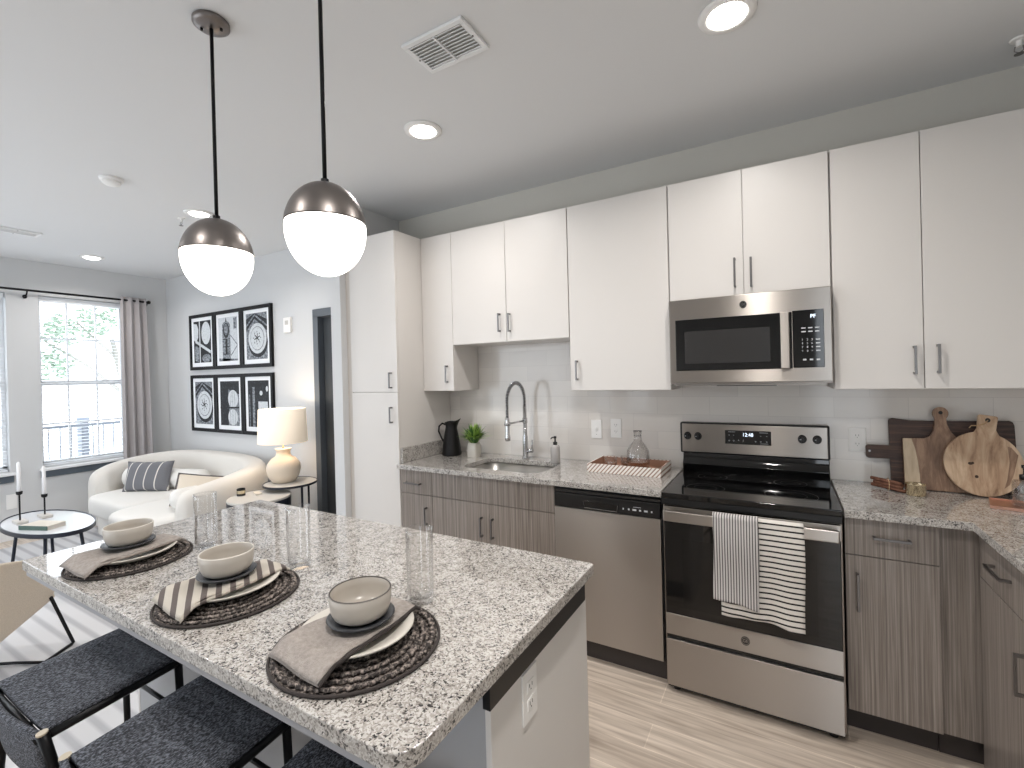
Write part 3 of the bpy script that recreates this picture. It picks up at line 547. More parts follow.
MB().box(0.014, 0.748, YF-0.0035, YF+0.001, 0.27, 0.365).build('door_bottom_band', M['steel'], d, bevel=0.0015)
MB().box(0.10, 0.66, YF-0.0006, YF, 0.40, 0.71).build('oven_window', M['blackm2'], d)
MB().box(0.022, 0.740, -0.733, -0.716, 0.802, 0.850).build('handle', M['steel'], d, bevel=0.006)
for x in (0.03, 0.715): MB().box(x, x+0.018, -0.718, YF-0.003, 0.812, 0.842).build('handle_mount', M['steel'], d, bevel=0.002)
def badge(parent, x, y, z, r):
    mb = disc_y(MB(), x, y, z, r, 0.002); mb.build('badge', M['grid'], parent)
    MB().tube([(x+(r*0.84)*math.cos(a), y-0.0022, z+(r*0.84)*math.sin(a)/K) for a in [2*math.pi*k/28 for k in range(28)]], r*0.06, 5, closed=True).text('GE', r*0.95, facing((x, y-0.0022, z)), 0.0004).build('badge_emblem', M['chrome'], parent)
badge(d, 0.372, YF-0.0035, 0.319, 0.019)
MB().box(0.014, 0.748, YF+0.012, -0.646, 0.247, 0.27).build('drawer_gap', M['black'], t)
dw = MB().box(0.014, 0.748, YF-0.002, -0.646, 0.034, 0.247).build('drawer', M['steel'], t, bevel=0.002)
MB().box(0.014, 0.748, YF+0.01, -0.64, 0.022, 0.034).build('bottom_trim', M['black'], t)
for x in (0.05, 0.71):
    for y in (-0.62, -0.08): MB().lathe([(0.018, 0), (0.018, 0.012), (0.01, 0.014), (0.01, 0.032)], x, y, 16).build('foot', M['black'], t)
# control backguard
mb = MB(); o_ = [(-0.012, 0.917), (-0.078, 0.917), (-0.083, 0.955), (-0.060, 0.985), (-0.060, 1.022), (-0.012, 1.022)]
mb._add([(x, y, z) for x in (0.006, 0.756) for y, z in o_], [(0, 1, 2, 3, 4, 5), (11, 10, 9, 8, 7, 6)]+[(i, (i+1)%6, 6+(i+1)%6, 6+i) for i in range(6)])
bgd = mb.build('backguard_base', M['bglass'], t, bevel=0.003)
bgp = MB().box(-0.008, 0.760, -0.068, -0.012, 1.012, 1.182).build('backguard', M['black'], t, bevel=0.008)
MB().box(0.004, 0.750, -0.0715, -0.066, 1.020, 1.175).build('control_panel', M['steel'], bgp, bevel=0.004)
MB().box(0.246, 0.484, -0.0735, -0.071, 1.073, 1.146).build('display', M['bglass'], bgp, bevel=0.004)
MB().text('12:48', 0.026, facing((0.366, -0.0738, 1.124))).build('display_digits', M['lcd'], bgp)
mb = MB()
for x in (0.268, 0.292, 0.432, 0.462): mb.text('-', 0.02, facing((x, -0.0738, 1.122)))
for x, s_ in ((0.268, 'o'), (0.292, 'o'), (0.318, '^'), (0.342, '/'), (0.405, 'o'), (0.432, 'o'), (0.462, 'o')): mb.text(s_, 0.014, facing((x, -0.0738, 1.092)))
mb.box(0.262, 0.300, -0.0738, -0.0735, 1.137, 1.1385).box(0.425, 0.468, -0.0738, -0.0735, 1.137, 1.1385).box(0.43, 0.47, -0.0738, -0.0735, 1.080, 1.0815)
mb.build('display_print', M['text'], bgp)
for x, z in ((0.036, 1.108), (0.096, 1.108), (0.633, 1.114), (0.702, 1.114)):
    k_ = MB().lathe([(0.0215, 0), (0.021, 0.006), (0.017, 0.009), (0.0165, 0.022), (0.014, 0.025)], mtx=facing((x, -0.0713, z))).build('knob', M['black'], t, smooth=False, bevel=0.001)
    MB().box(x-0.0035, x+0.0035, -0.104, -0.094, z-0.014, z+0.014).build('knob_grip', M['black'], k_, bevel=0.001)
    MB().box(x-0.012, x-0.005, -0.0985, -0.0962, z-0.001, z+0.002).build('knob_mark', M['text'], k_)
# ================================================================ MICROWAVE
t = thing('microwave', 'stainless over-the-range microwave with black window and keypad', 'microwave', (0.381, -0.2, 1.39))
MB().box(0.004, 0.758, -0.372, -0.01, 1.402, 1.826).build('body', M['steelv'], t, bevel=0.002)
d = MB().box(0.006, 0.756, -0.392, -0.373, 1.410, 1.824).build('door', M['steel'], t, bevel=0.004)
MB().box(0.040, 0.592, -0.3945, -0.391, 1.470, 1.724).build('door_glass', M['bglass'], d, bevel=0.002)
MB().box(0.088, 0.496, -0.3955, -0.3945, 1.505, 1.664).build('window_screen', M['grid'], d)
MB().box(0.541, 0.581, -0.422, -0.410, 1.470, 1.724).build('handle', M['steel'], d, bevel=0.005)
for z in (1.492, 1.690): MB().box(0.55, 0.572, -0.412, -0.394, z, z+0.014).build('handle_mount', M['steel'], d)
cp = MB().box(0.594, 0.724, -0.3945, -0.391, 1.472, 1.728).build('control_panel', M['bglass'], t, bevel=0.002)
MB().text('PF', 0.024, facing((0.680, -0.3948, 1.698))).build('display_digits', M['lcd'], cp)
mb = MB(); yk = -0.3948
for zi, z in enumerate((1.648, 1.632)):
    for x in (0.640, 0.668, 0.696): mb.box(x-0.009, x+0.009, yk, yk+0.0003, z-0.0025, z+0.0025)
for r_, row in enumerate(('123', '456', '789', '<0>')):
    z = 1.596-r_*0.0165
    for x, ch in zip((0.634, 0.655, 0.674), row): mb.text(ch, 0.0125, facing((x, yk, z)))
    mb.box(0.690, 0.707, yk, yk+0.0003, z-0.0025, z+0.0025)
for x in (0.642, 0.670, 0.698): mb.box(x-0.007, x+0.007, yk, yk+0.0003, 1.504, 1.511)
mb.build('keypad_print', M['text'], cp)
badge(d, 0.378, -0.392, 1.776, 0.017)
MB().box(0.24, 0.52, -0.36, -0.10, 1.392, 1.4018).build('vent_grille', M['black'], t)
MB().box(0.03, 0.73, -0.385, -0.34, 1.396, 1.4018).build('bottom_lip', M['steelv'], t)
# ================================================================ DISHWASHER
t = thing('dishwasher', 'stainless dishwasher with black control strip between sink base and range', 'dishwasher', (-0.31, -0.3, 0))
MB().box(-0.614, -0.008, -0.60, -0.03, 0.10, 0.872).build('tub', M['black'], t)
MB().box(-0.612, -0.010, -0.58, -0.56, 0.0, 0.10).build('kick_plate', M['kick'], t)
MB().box(-0.612, -0.012, -0.628, -0.601, 0.105, 0.775).build('door', M['steel'], t, bevel=0.004, seg=3)
cs = MB().box(-0.612, -0.012, -0.632, -0.601, 0.777, 0.852).build('control_strip', M['black'], t, bevel=0.006)
MB().box(-0.612, -0.012, -0.622, -0.604, 0.853, 0.868).build('top_edge', M['grid'], t, bevel=0.002)
MB().box(-0.43, -0.235, -0.6335, -0.6318, 0.788, 0.822).build('pocket_handle', M['bglass'], cs, bevel=0.001)
MB().tube([(-0.43, -0.634, 0.818), (-0.425, -0.635, 0.789), (-0.24, -0.635, 0.787), (-0.235, -0.634, 0.818)], 0.0015, 6).build('pocket_edge', M['nickel'], cs)
mb = MB()
for x, w_ in ((-0.205, 0.006), (-0.175, 0.008), (-0.145, 0.02), (-0.115, 0.01), (-0.085, 0.018), (-0.055, 0.007)): mb.box(x-w_/2, x+w_/2, -0.6335, -0.6318, 0.803, 0.811)
mb.box(-0.15, -0.11, -0.6335, -0.6318, 0.82, 0.8215); mb.build('control_print', M['text'], cs)
# ---- towels on the oven handle
def towel(name, label, x0, x1, zf, zb, m, yo, slant=0.0, seed=0):
    rnd = random.Random(seed); ph = [rnd.uniform(0, 6) for _ in range(3)]
    ytop = 0.856
    prof = [(-0.700+yo*0.4, zb), (-0.701+yo*0.4, 0.75), (-0.703+yo*0.3, 0.84), (-0.709, ytop+yo*-0.5), (-0.725, ytop+0.004-yo*0.6), (-0.740+yo, ytop-yo*0.5), (-0.742+yo, 0.83)]
    nz = 14
    for k in range(1, nz+1): prof.append((-0.743+yo-0.004*math.sin(k*0.5), 0.83+(zf-0.83)*k/nz))
    def fn(u, v):
        f = v*(len(prof)-1); i = min(int(f), len(prof)-2); q = f-i; y = prof[i][0]*(1-q)+prof[i+1][0]*q; z = prof[i][1]*(1-q)+prof[i+1][1]*q
        xw = x0+(x1-x0)*u; dn = max(0, (0.83-z))/0.4 if v > 0.3 else 0
        y -= dn*(0.006*math.sin(xw*28+ph[0])+0.004*math.sin(xw*52+ph[1])+0.006)
        z += slant*(u-0.5)*dn+0.006*dn*math.sin(u*6+ph[2])
        return (x0+(x1-x0)*u+0.003*math.sin(v*7+ph[1]), y, z)
    o = MB().grid(fn, 26, 60).build(name, m, smooth=True, solid=0.0028); return tag(o, label, 'towel', 'dish towels on the oven handle')
towel('dish_towel', 'grey and white ticking-stripe dish towel, vertical stripes, on the oven handle', 0.252, 0.440, 0.503, 0.60, M['towv'], -0.012, -0.02, 5)
towel('dish_towel', 'white dish towel with black horizontal stripes on the oven handle, partly behind the ticking towel', 0.285, 0.612, 0.445, 0.60, M['towh'], -0.001, -0.012, 5)
# ================================================================ ISLAND
t = thing('kitchen_island', 'kitchen island base with white end panel and grey seating side, under the granite slab', 'island', (-0.93, -1.94, 0))
MB().box(-1.73, -0.042, -2.22, -1.70, 0.0, 0.868).build('body', M['kneew'], t)
MB().box(-0.042, -0.026, -2.222, -1.645, 0.0, 0.802).build('end_panel', M['spongew'], t, bevel=0.002)
MB().box(-1.746, -1.73, -2.222, -1.645, 0.0, 0.868).build('end_panel', M['spongew'], t, bevel=0.002)
MB().box(-0.042, -0.022, -2.23, -1.66, 0.804, 0.868).build('dark_rail', M['black'], t, bevel=0.001)
MB().box(-1.73, -0.042, -1.70, -1.672, 0.11, 0.868).build('door_side', W_, t)
MB().box(-1.78, -0.03, -2.525, -1.68, 0.869, 0.8835).build('support_board', M['subs'], t)
MB().box(-1.73, -0.042, -2.236, -2.222, 0.0, 0.10).build('base_trim', M['trimw'], t, bevel=0.002)
o = MB().prism(rrect(-1.812, 0.009, -2.530, -1.650, 0.012, 3)[:-8] + [(-1.812, -2.518), (-1.808, -2.527), (-1.80, -2.530)] + [(-0.046+0.055*math.cos(R(a)), -2.475+0.055*math.sin(R(a))) for a in range(270, 361, 10)], 0.884, 0.914).build('island_worktop', M['gran'], bevel=0.003)
tag(o, 'large speckled granite island slab with rounded corner, set with three place settings', 'countertop')
def outlet(x, y, z, lab, rot=0, kind='outlet', w2=0.037, h2=0.058):
    MB.XF = Matrix.Translation((x, y, z)) @ Matrix.Rotation(rot, 4, 'Z')
    t = thing('wall_outlet', lab, 'outlet', (0, 0, 0), 'electrical wall plates')
    MB().box(-w2, w2, -0.005, 0, -h2, h2).build('cover_plate', M['plastic'], t, bevel=0.0015)
    if kind == 'outlet':
        for dz in (-0.02, 0.02):
            MB().box(-0.0165, 0.0165, -0.0068, -0.004, dz-0.013, dz+0.013).build('socket', M['plastic'], t, bevel=0.003)
            MB().box(-0.0075, -0.0055, -0.0073, -0.0066, dz-0.002, dz+0.006).box(0.0055, 0.0075, -0.0073, -0.0066, dz-0.002, dz+0.006).box(-0.0015, 0.0015, -0.0073, -0.0066, dz-0.009, dz-0.006).build('slots', M['dark'], t)
    elif kind == 'switch':
        MB().box(-0.005, 0.005, -0.012, -0.004, -0.010, 0.010).build('toggle', M['plastic'], t, bevel=0.001); MB().box(-0.003, 0.003, -0.0056, -0.0048, -0.034, -0.031).build('screw', M['dark'], t)
    MB.XF = Matrix.Identity(4); return t
outlet(-0.570, -0.009, 1.117, 'white switch plate on the backsplash, the left of two plates by the faucet', kind='switch')
outlet(-0.432, -0.009, 1.127, 'white outlet on the backsplash, the right of two plates by the glass bottle tray')
outlet(0.884, -0.009, 1.115, 'white outlet on the backsplash between the range and the dark cutting board')
outlet(-0.026, -2.047, 0.74, 'white outlet on the white end panel of the island', rot=math.pi/2)
outlet(-6.529, -1.488, 0.37, 'blank white wall plate below the window sill behind the candlesticks', rot=math.pi/2, kind='blank', w2=0.04, h2=0.07)
# ================================================================ PLACE SETTINGS
def place(cx, cy, pc, which, napm, stripy, seed, bdx, bdy):
    rnd = random.Random(seed); z0 = 0.9143; MR = (0.174, 0.178, 0.184)[which]
    t = thing('placemat', ['round dark braided placemat at the far left setting', 'round dark braided placemat at the middle setting', 'round dark braided placemat at the nearest setting'][which], 'placemat', (cx, cy, z0), 'braided placemats on the island')
    mb = MB(); nring = 8; rr = MR/nring/2
    for k in range(nring):
        r = MR-rr*(2*k+1); n = max(10, int(2*math.pi*r/0.0105)); 
        for s_ in (0, 1):
            pts = [((r+math.cos(math.pi*i+math.pi*s_)*rr*0.38)*math.cos(2*math.pi*i/n+s_*math.pi/n) + cx, (r+math.cos(math.pi*i+math.pi*s_)*rr*0.38)*math.sin(2*math.pi*i/n+s_*math.pi/n)+cy, z0+0.0071+0.0022*math.cos(math.pi*i+s_*math.pi*0.5)) for i in range(n - n % 2)]
            mb.tube(pts, 0.0046, 5, closed=True)
    mb.lathe([(MR-0.002, z0), (MR-0.002, z0+0.003)], cx, cy, 48)
    mb.build('braid', M['woven'], t, smooth=True)
    MB().tube([(cx+(MR+0.003)*math.cos(2*math.pi*i/64), cy+(MR+0.003)*math.sin(2*math.pi*i/64), z0+0.004) for i in range(64)], 0.0035, 6, closed=True).build('edge_cord', M['hem'], t, smooth=True)
    px_, py_ = pc; zp = z0+0.0128
    p = MB().lathe([(0.001, zp+0.003), (0.075, zp+0.0025), (0.082, zp), (0.09, zp+0.002), (0.128, zp+0.018), (0.1315, zp+0.0215), (0.129, zp+0.0235), (0.098, zp+0.012), (0.086, zp+0.008), (0.001, zp+0.008)], px_, py_, 56, cap=False).build('dinner_plate', M['creaml'], smooth=True, weld=True)
    tag(p, ['cream dinner plate under the napkin at the far left setting', 'cream dinner plate under the striped napkin at the middle setting', 'cream dinner plate under the taupe napkin at the nearest setting'][which], 'plate', 'cream dinner plates on the island')
    # napkin laid across the plate along Y, drooping at both ends
    zn = zp+0.0205; hw = 0.080; ax, ay = (0.10, 1.0) if which != 0 else (0.0, 1.0); ln = math.hypot(ax, ay); ax /= ln; ay /= ln
    ph = rnd.uniform(0, 6)
    def layer(off, shrink, lift):
        def fn(u, v):
            s_ = -0.163+0.308*v; e = abs(s_); w_ = hw*(1-shrink)*(1-0.08*math.cos(v*5+ph))*(1+0.42*(0.5-v))
            z = zn+lift-(max(0, e-0.128)*0.58)+0.0018*math.sin(v*23+ph)*(u)
            z = max(z, z0+0.0115+lift)
            x_ = (u-0.5)*2*w_+off+0.004*math.sin(v*9+ph)
            z += 0.0022*math.sin(u*math.pi*2.2+v*4)
            return (px_+x_*ay+s_*ax, py_-x_*ax+s_*ay, z)
        return MB().grid(fn, 14, 40)
    nt_ = thing('napkin', ['folded plain taupe napkin at the far left setting', 'folded beige and grey striped napkin at the middle setting', 'folded taupe linen napkin at the nearest setting'][which], 'napkin', (px_, py_, zn), 'napkins across the plates')
    layer(0, 0, 0.0022).build('lower_fold', napm, nt_, smooth=True, solid=0.003)
    layer(0.004, 0.06, 0.0072).build('upper_fold', napm, nt_, smooth=True, solid=0.003)
    def hemf(u, v):
        s_ = -0.163+0.308*v; e = abs(s_); a = u*2*math.pi
        z = max(zn+0.0045-(max(0, e-0.128)*0.58), z0+0.016); x_ = hw*(1-0.08*math.cos(v*5+ph))*(1+0.42*(0.5-v))+0.001+0.004*math.sin(v*9+ph)
        return (px_+(x_+0.0035*math.cos(a))*ay+s_*ax, py_-(x_+0.0035*math.cos(a))*ax+s_*ay, z+0.0045*math.sin(a))
    MB().grid(hemf, 8, 40, closed_u=True).build('rolled_hem', M['hem'] if which == 2 else napm, nt_, smooth=True)
    zs = zn+0.0105; bx, by = px_+bdx, py_+bdy
    s2 = MB().lathe([(0.001, zs), (0.045, zs), (0.07, zs+0.006), (0.0775, zs+0.0125), (0.075, zs+0.0145), (0.05, zs+0.007), (0.001, zs+0.005)], bx, by, 48, cap=False).build('saucer', M['slate'], smooth=True, weld=True)
    tag(s2, ['dark slate saucer under the far left bowl', 'dark slate saucer under the middle bowl', 'dark slate saucer under the nearest bowl'][which], 'saucer', 'dark saucers under the bowls')
    zb = zs+0.0072
    outer = [(0.001, zb), (0.044, zb), (0.047, zb+0.002), (0.061, zb+0.010), (0.068, zb+0.024), (0.0705, zb+0.042), (0.071, zb+0.058)]
    inn = [(0.067, zb+0.058), (0.0665, zb+0.042), (0.064, zb+0.026), (0.056, zb+0.014), (0.035, zb+0.008), (0.001, zb+0.007)]
    bt = thing('bowl', ['cream stoneware bowl at the far left setting', 'cream stoneware bowl at the middle setting, on the striped napkin', 'cream stoneware bowl with dark rim line at the nearest setting'][which], 'bowl', (bx, by, zb), 'stoneware bowls on the island')
    MB().lathe(outer+[(0.069, zb+0.0595)]+inn, bx, by, 56, cap=False).build('bowl_body', M['cream'], bt, smooth=True, weld=True)
    MB().lathe([(0.0712, zb+0.0575), (0.0693, zb+0.0603), (0.0668, zb+0.0583), (0.069, zb+0.056)], bx, by, 56, cap=False).build('rim_line', M['rimd'] if which == 2 else M['creaml'], bt, smooth=True)
place(-1.455, -2.338, (-1.447, -2.340), 0, M['linen'], False, 11, -0.020, 0.0)
place(-0.850, -2.330, (-0.862, -2.322), 1, M['napk'], True, 12, -0.015, 0.0)
place(-0.322, -2.328, (-0.330, -2.322), 2, M['linen'], False, 13, 0.005, 0.008)
def tumbler(x, y, lab):
    z = 0.9145; prof = [(0.001, z), (0.034, z), (0.036, z+0.004), (0.0375, z+0.175), (0.0375, z+0.182), (0.0362, z+0.182), (0.0358, z+0.17), (0.0338, z+0.018), (0.030, z+0.013), (0.001, z+0.012)]
    o = MB().lathe(prof, x, y, 48, cap=False).build('drinking_glass', M['glass'], smooth=True, weld=True); tag(o, lab, 'glass', 'clear highball glasses on the island')
tumbler(-1.338, -2.150, 'clear highball glass behind the far left bowl')
tumbler(-0.852, -2.105, 'clear highball glass behind the middle bowl')
tumbler(-0.330, -2.100, 'clear highball glass behind the nearest bowl')
# ================================================================ BAR STOOLS
def stool(x0, x1, lab):
    zs = 0.66; yf = -2.325; yb = -2.665; cx = (x0+x1)/2
    t = thing('bar_stool', lab, 'stool', (cx, (yf+yb)/2, 0), 'black woven bar stools at the island')
    rx = 0.045   # the rear posts sit a little closer to the right of the seat
    def fn(u, v): return (x0+0.004+(x1-x0-0.008)*u+rx*(1-v)*1.0, yb+0.01+(yf-yb-0.014)*v, zs-0.006*math.sin(math.pi*u))
    MB().grid(fn, 10, 10).build('seat', M['seat'], t, smooth=True, solid=0.012)
    MB().tube([(x0+0.003, yf, zs-0.012), (x0+rx+0.003, yb, zs-0.012)], 0.011, 10).tube([(x1-0.003, yf, zs-0.012), (x1+rx-0.003, yb, zs-0.012)], 0.011, 10).tube([(x0+0.003, yf, zs-0.012), (x1-0.003, yf, zs-0.012)], 0.010, 10).tube([(x0+rx, yb, zs-0.014), (x1+rx, yb, zs-0.014)], 0.010, 10).build('seat_frame', M['blackm'], t, smooth=True)
    for xx in (x0, x1):
        s = 1 if xx == x1 else -1
        MB().tube([(xx-0.004*s, yf, zs-0.002), (xx+0.012*s, yf+0.012, 0.0)], [0.0115, 0.009], 12).build('leg', M['blackm'], t, smooth=True)
        lg = MB().tube([(xx+rx+0.004*s, yb+0.004, zs+0.000), (xx+rx+0.004*s, yb+0.026, zs-0.10), (xx+rx+0.018*s, yb-0.03, 0.0)], [0.013, 0.0125, 0.009], 12).build('leg', M['blackm'], t, smooth=True)
        MB().tube([(xx+rx+0.004*s, yb+0.0035, zs+0.0015), (xx+rx+0.004*s, yb+0.003, zs+0.005)], 0.0125, 12).build('end_cap', M['cap'], lg, smooth=False)
    def bk(u, v): return (x0+rx+(x1-x0)*u, yb-0.002-0.020*math.sin(math.pi*u)+0.018*(1-v), zs-0.12+0.124*v)
    MB().grid(bk, 12, 6).build('backrest', M['seat'], t, smooth=True, solid=0.014)
    MB().tube([(x0-0.008, yf+0.006, 0.27), (x1+0.008, yf+0.006, 0.27)], 0.009, 10).build('footrest', M['blackm'], t, smooth=True)
    for xa, sgn in ((x0, -1), (x1, 1)): MB().tube([(xa+0.004*sgn, yf+0.003, 0.50), (xa+rx+0.008*sgn, yb+0.0, 0.50)], 0.007, 8).tube([(xa+0.008*sgn, yf+0.006, 0.20), (xa+rx+0.01*sgn, yb-0.01, 0.20)], 0.007, 8).build('stretcher', M['blackm'], t, smooth=True)
    MB().tube([(x0+0.0, yf+0.003, 0.50), (x1, yf+0.003, 0.50)], 0.007, 8).build('stretcher', M['blackm'], t, smooth=True)
    return t
st = stool(-1.575, -1.172, 'black woven bar stool at the far left setting, next to the rug')
copy_tree(st, 0.567, 0.0, 0, 'black woven bar stool at the middle setting')
copy_tree(st, 1.088, 0.0, 0, 'black woven bar stool nearest the rounded island corner, cut by the bottom of the photo')
# ================================================================ ON THE SINK COUNTER
ZC = 0.9145
px, py = -1.690, -0.185; d = Vector((0.86, 0.5)); t = thing('pitcher', 'tall black metal pitcher in the counter corner beside the pantry', 'pitcher', (px, py, ZC))
prof = [(0.073, 0), (0.075, 0.008), (0.070, 0.05), (0.059, 0.12), (0.047, 0.175), (0.042, 0.2), (0.043, 0.218), (0.050, 0.236)]
def pit(sc):
    def fn(u, v):
        f = v*(len(prof)-1); i = min(int(f), len(prof)-2); q = f-i; r = prof[i][0]*(1-q)+prof[i+1][0]*q-sc; z = prof[i][1]*(1-q)+prof[i+1][1]*q
        a = 2*math.pi*u; c = math.cos(a); sp = max(0, c)**5*max(0, (z-0.19)/0.046)
        r += sp*0.026; z += sp*0.02 - max(0, -c)**3*max(0, (z-0.2)/0.04)*0.006
        return (px+(d.x*math.cos(a)-d.y*math.sin(a))*r, py+(d.y*math.cos(a)+d.x*math.sin(a))*r, ZC+z+sc*0.3)
    return fn
MB().grid(pit(0), 40, 26, True).lathe([(0.001, ZC), (0.072, ZC)], px, py, 40, cap=False).build('body', M['pewter'], t, smooth=True, solid=0.003)
hp = [(-0.042, 0.215), (-0.070, 0.225), (-0.094, 0.205), (-0.098, 0.17), (-0.080, 0.125), (-0.060, 0.095)]
MB().tube([(px+d.x*a, py+d.y*a, ZC+b) for a, b in hp], 0.0065, 10).build('handle', M['pewter'], t, smooth=True)
px, py = -1.478, -0.185; t = thing('potted_plant', 'small green leafy plant in a white square pot right of the black pitcher', 'plant', (px, py, ZC))
sq = rrect(px-0.040, px+0.040, py-0.040, py+0.040, 0.012, 4); n_ = len(sq)
vs = []; levels = [(1.0, 0), (1.02, 0.01), (1.02, 0.075), (0.93, 0.088), (0.80, 0.096), (0.72, 0.097), (0.70, 0.08)]
for s_, z in levels: vs += [(px+(a-px)*s_, py+(b-py)*s_, ZC+z) for a, b in sq]
fs = [(j*n_+i, j*n_+(i+1)%n_, (j+1)*n_+(i+1)%n_, (j+1)*n_+i) for j in range(len(levels)-1) for i in range(n_)]+[tuple(range(n_-1, -1, -1)), tuple((len(levels)-1)*n_+i for i in range(n_))]
MB()._add(vs, fs).build('pot', M['creaml'], t, smooth=False, bevel=0.001)
rnd = random.Random(4)
for nm, mt, N_ in (('leaves', M['leaf'], 190), ('inner_leaves', M['leafd'], 120)):
    mb = MB()
    for k in range(N_):
        a = rnd.uniform(0, 6.28); tilt = rnd.uniform(0.05, 0.95); L_ = rnd.uniform(0.08, 0.150); w_ = rnd.uniform(0.006, 0.010); r0 = rnd.uniform(0, 0.024)
        dx, dy = math.cos(a), math.sin(a); pts = []
        for q in range(5):
            s_ = q/4; tt = tilt*(0.5+0.8*s_); hr = r0+L_*s_*math.sin(tt); hz = L_*s_*math.cos(tt); ww = w_*math.sin(math.pi*(0.12+0.86*s_)); pts += [(px+dx*hr-dy*ww, py+dy*hr+dx*ww, ZC+0.088+hz), (px+dx*hr+dy*ww, py+dy*hr-dx*ww, ZC+0.088+hz)]
        mb._add(pts, [(2*q, 2*q+1, 2*q+3, 2*q+2) for q in range(4)])
    mb.build(nm, mt, t, smooth=True)
mb = MB()
for k in range(7):
    a = rnd.uniform(0, 6.28); r_ = rnd.uniform(0, 0.02); mb.lathe([(0.002, ZC+0.175), (0.006, ZC+0.18), (0.005, ZC+0.187), (0.001, ZC+0.19)], px+r_*math.cos(a), py+r_*math.sin(a), 8)
mb.build('buds', M['stemw'], t, smooth=True)
px, py = -0.812, -0.170; t = thing('soap_dispenser', 'frosted grey soap dispenser with black pump right of the sink', 'soap dispenser', (px, py, ZC))
MB().lathe([(0.031, 0+ZC), (0.033, ZC+0.004), (0.032, ZC+0.095), (0.028, ZC+0.108), (0.014, ZC+0.114)], px, py, 28).build('bottle', M['frost'], t, smooth=True)
MB().lathe([(0.015, ZC+0.110), (0.015, ZC+0.130), (0.006, ZC+0.133), (0.005, ZC+0.152), (0.010, ZC+0.154), (0.010, ZC+0.166)], px, py, 20).tube([(px, py, ZC+0.160), (px-0.012, py-0.026, ZC+0.160), (px-0.016, py-0.034, ZC+0.152)], 0.004, 8).build('pump', M['black'], t, smooth=True)
# tray with glassware
t = thing('serving_tray', 'wooden serving tray with white diagonal weave sides, left of the range', 'tray', (-0.288, -0.21, ZC))
X0, X1, Y0, Y1 = -0.512, -0.066, -0.355, -0.070; zt = ZC+0.048; th = 0.010
MB().box(X0+th, X1-th, Y0+th, Y1-th, ZC, ZC+0.008).build('tray_floor', M['trayi'], t)
MB().box(X0, X1, Y0, Y0+th, ZC, zt).box(X0, X0+th, Y0+th, Y1-th, ZC, zt).box(X0, X1, Y1-th, Y1, ZC, zt).box(X1-th, X1, Y0+th, Y1-th, ZC, zt).build('tray_sides', M['trayw'], t, bevel=0.0015)
MB().box(X0+th, X1-th, Y0+th, Y0+th+0.002, ZC+0.008, zt-0.002).box(X0+th, X1-th, Y1-th-0.002, Y1-th, ZC+0.008, zt-0.002).box(X0+th, X0+th+0.002, Y0+th+0.002, Y1-th-0.002, ZC+0.008, zt-0.002).box(X1-th-0.002, X1-th, Y0+th+0.002, Y1-th-0.002, ZC+0.008, zt-0.002).build('tray_lining', M['trayi'], t)
px, py, z0 = -0.235, -0.205, ZC+0.0085; t = thing('glass_decanter', 'clear round glass decanter with a dark ring at its lip, on the woven tray', 'decanter', (px, py, z0))
MB().lathe([(0.001, z0), (0.060, z0), (0.066, z0+0.006), (0.070, z0+0.06), (0.066, z0+0.105), (0.045, z0+0.14), (0.026, z0+0.158), (0.022, z0+0.185), (0.026, z0+0.215), (0.024, z0+0.215), (0.020, z0+0.186), (0.024, z0+0.160), (0.043, z0+0.138), (0.0635, z0+0.104), (0.0675, z0+0.06), (0.064, z0+0.010), (0.001, z0+0.007)], px, py, 48, cap=False).build('body', M['glass'], t, smooth=True, weld=True)
MB().lathe([(0.001, z0+0.0075), (0.0625, z0+0.0105), (0.066, z0+0.045), (0.001, z0+0.045)], px, py, 40, cap=False).build('liquid', M['amber'], t, smooth=False, weld=True)
MB().tube([(px+0.0255*math.cos(a), py+0.0255*math.sin(a), z0+0.215) for a in [2*math.pi*k/28 for k in range(28)]], 0.0022, 6, closed=True).tube([(px+0.0235*math.cos(a), py+0.0235*math.sin(a), z0+0.188) for a in [2*math.pi*k/28 for k in range(28)]], 0.0015, 6, closed=True).build('lip_ring', M['nickel'], t, smooth=True)
for x, y, lab in ((-0.410, -0.200, 'small squat glass at the left end of the woven tray'), (-0.322, -0.150, 'small squat glass right beside the decanter')):
    t = thing('small_glass', lab, 'glass', (x, y, z0), 'small glasses on the woven tray')
    MB().lathe([(0.001, z0), (0.034, z0), (0.037, z0+0.004), (0.039, z0+0.06), (0.0375, z0+0.06), (0.0355, z0+0.01), (0.001, z0+0.008)], x, y, 36, cap=False).build('body', M['glass'], t, smooth=True, weld=True)
    MB().lathe([(0.001, z0+0.0085), (0.0345, z0+0.0105), (0.036, z0+0.024), (0.001, z0+0.024)], x, y, 36, cap=False).build('amber_base', M['amber'], t, weld=True)
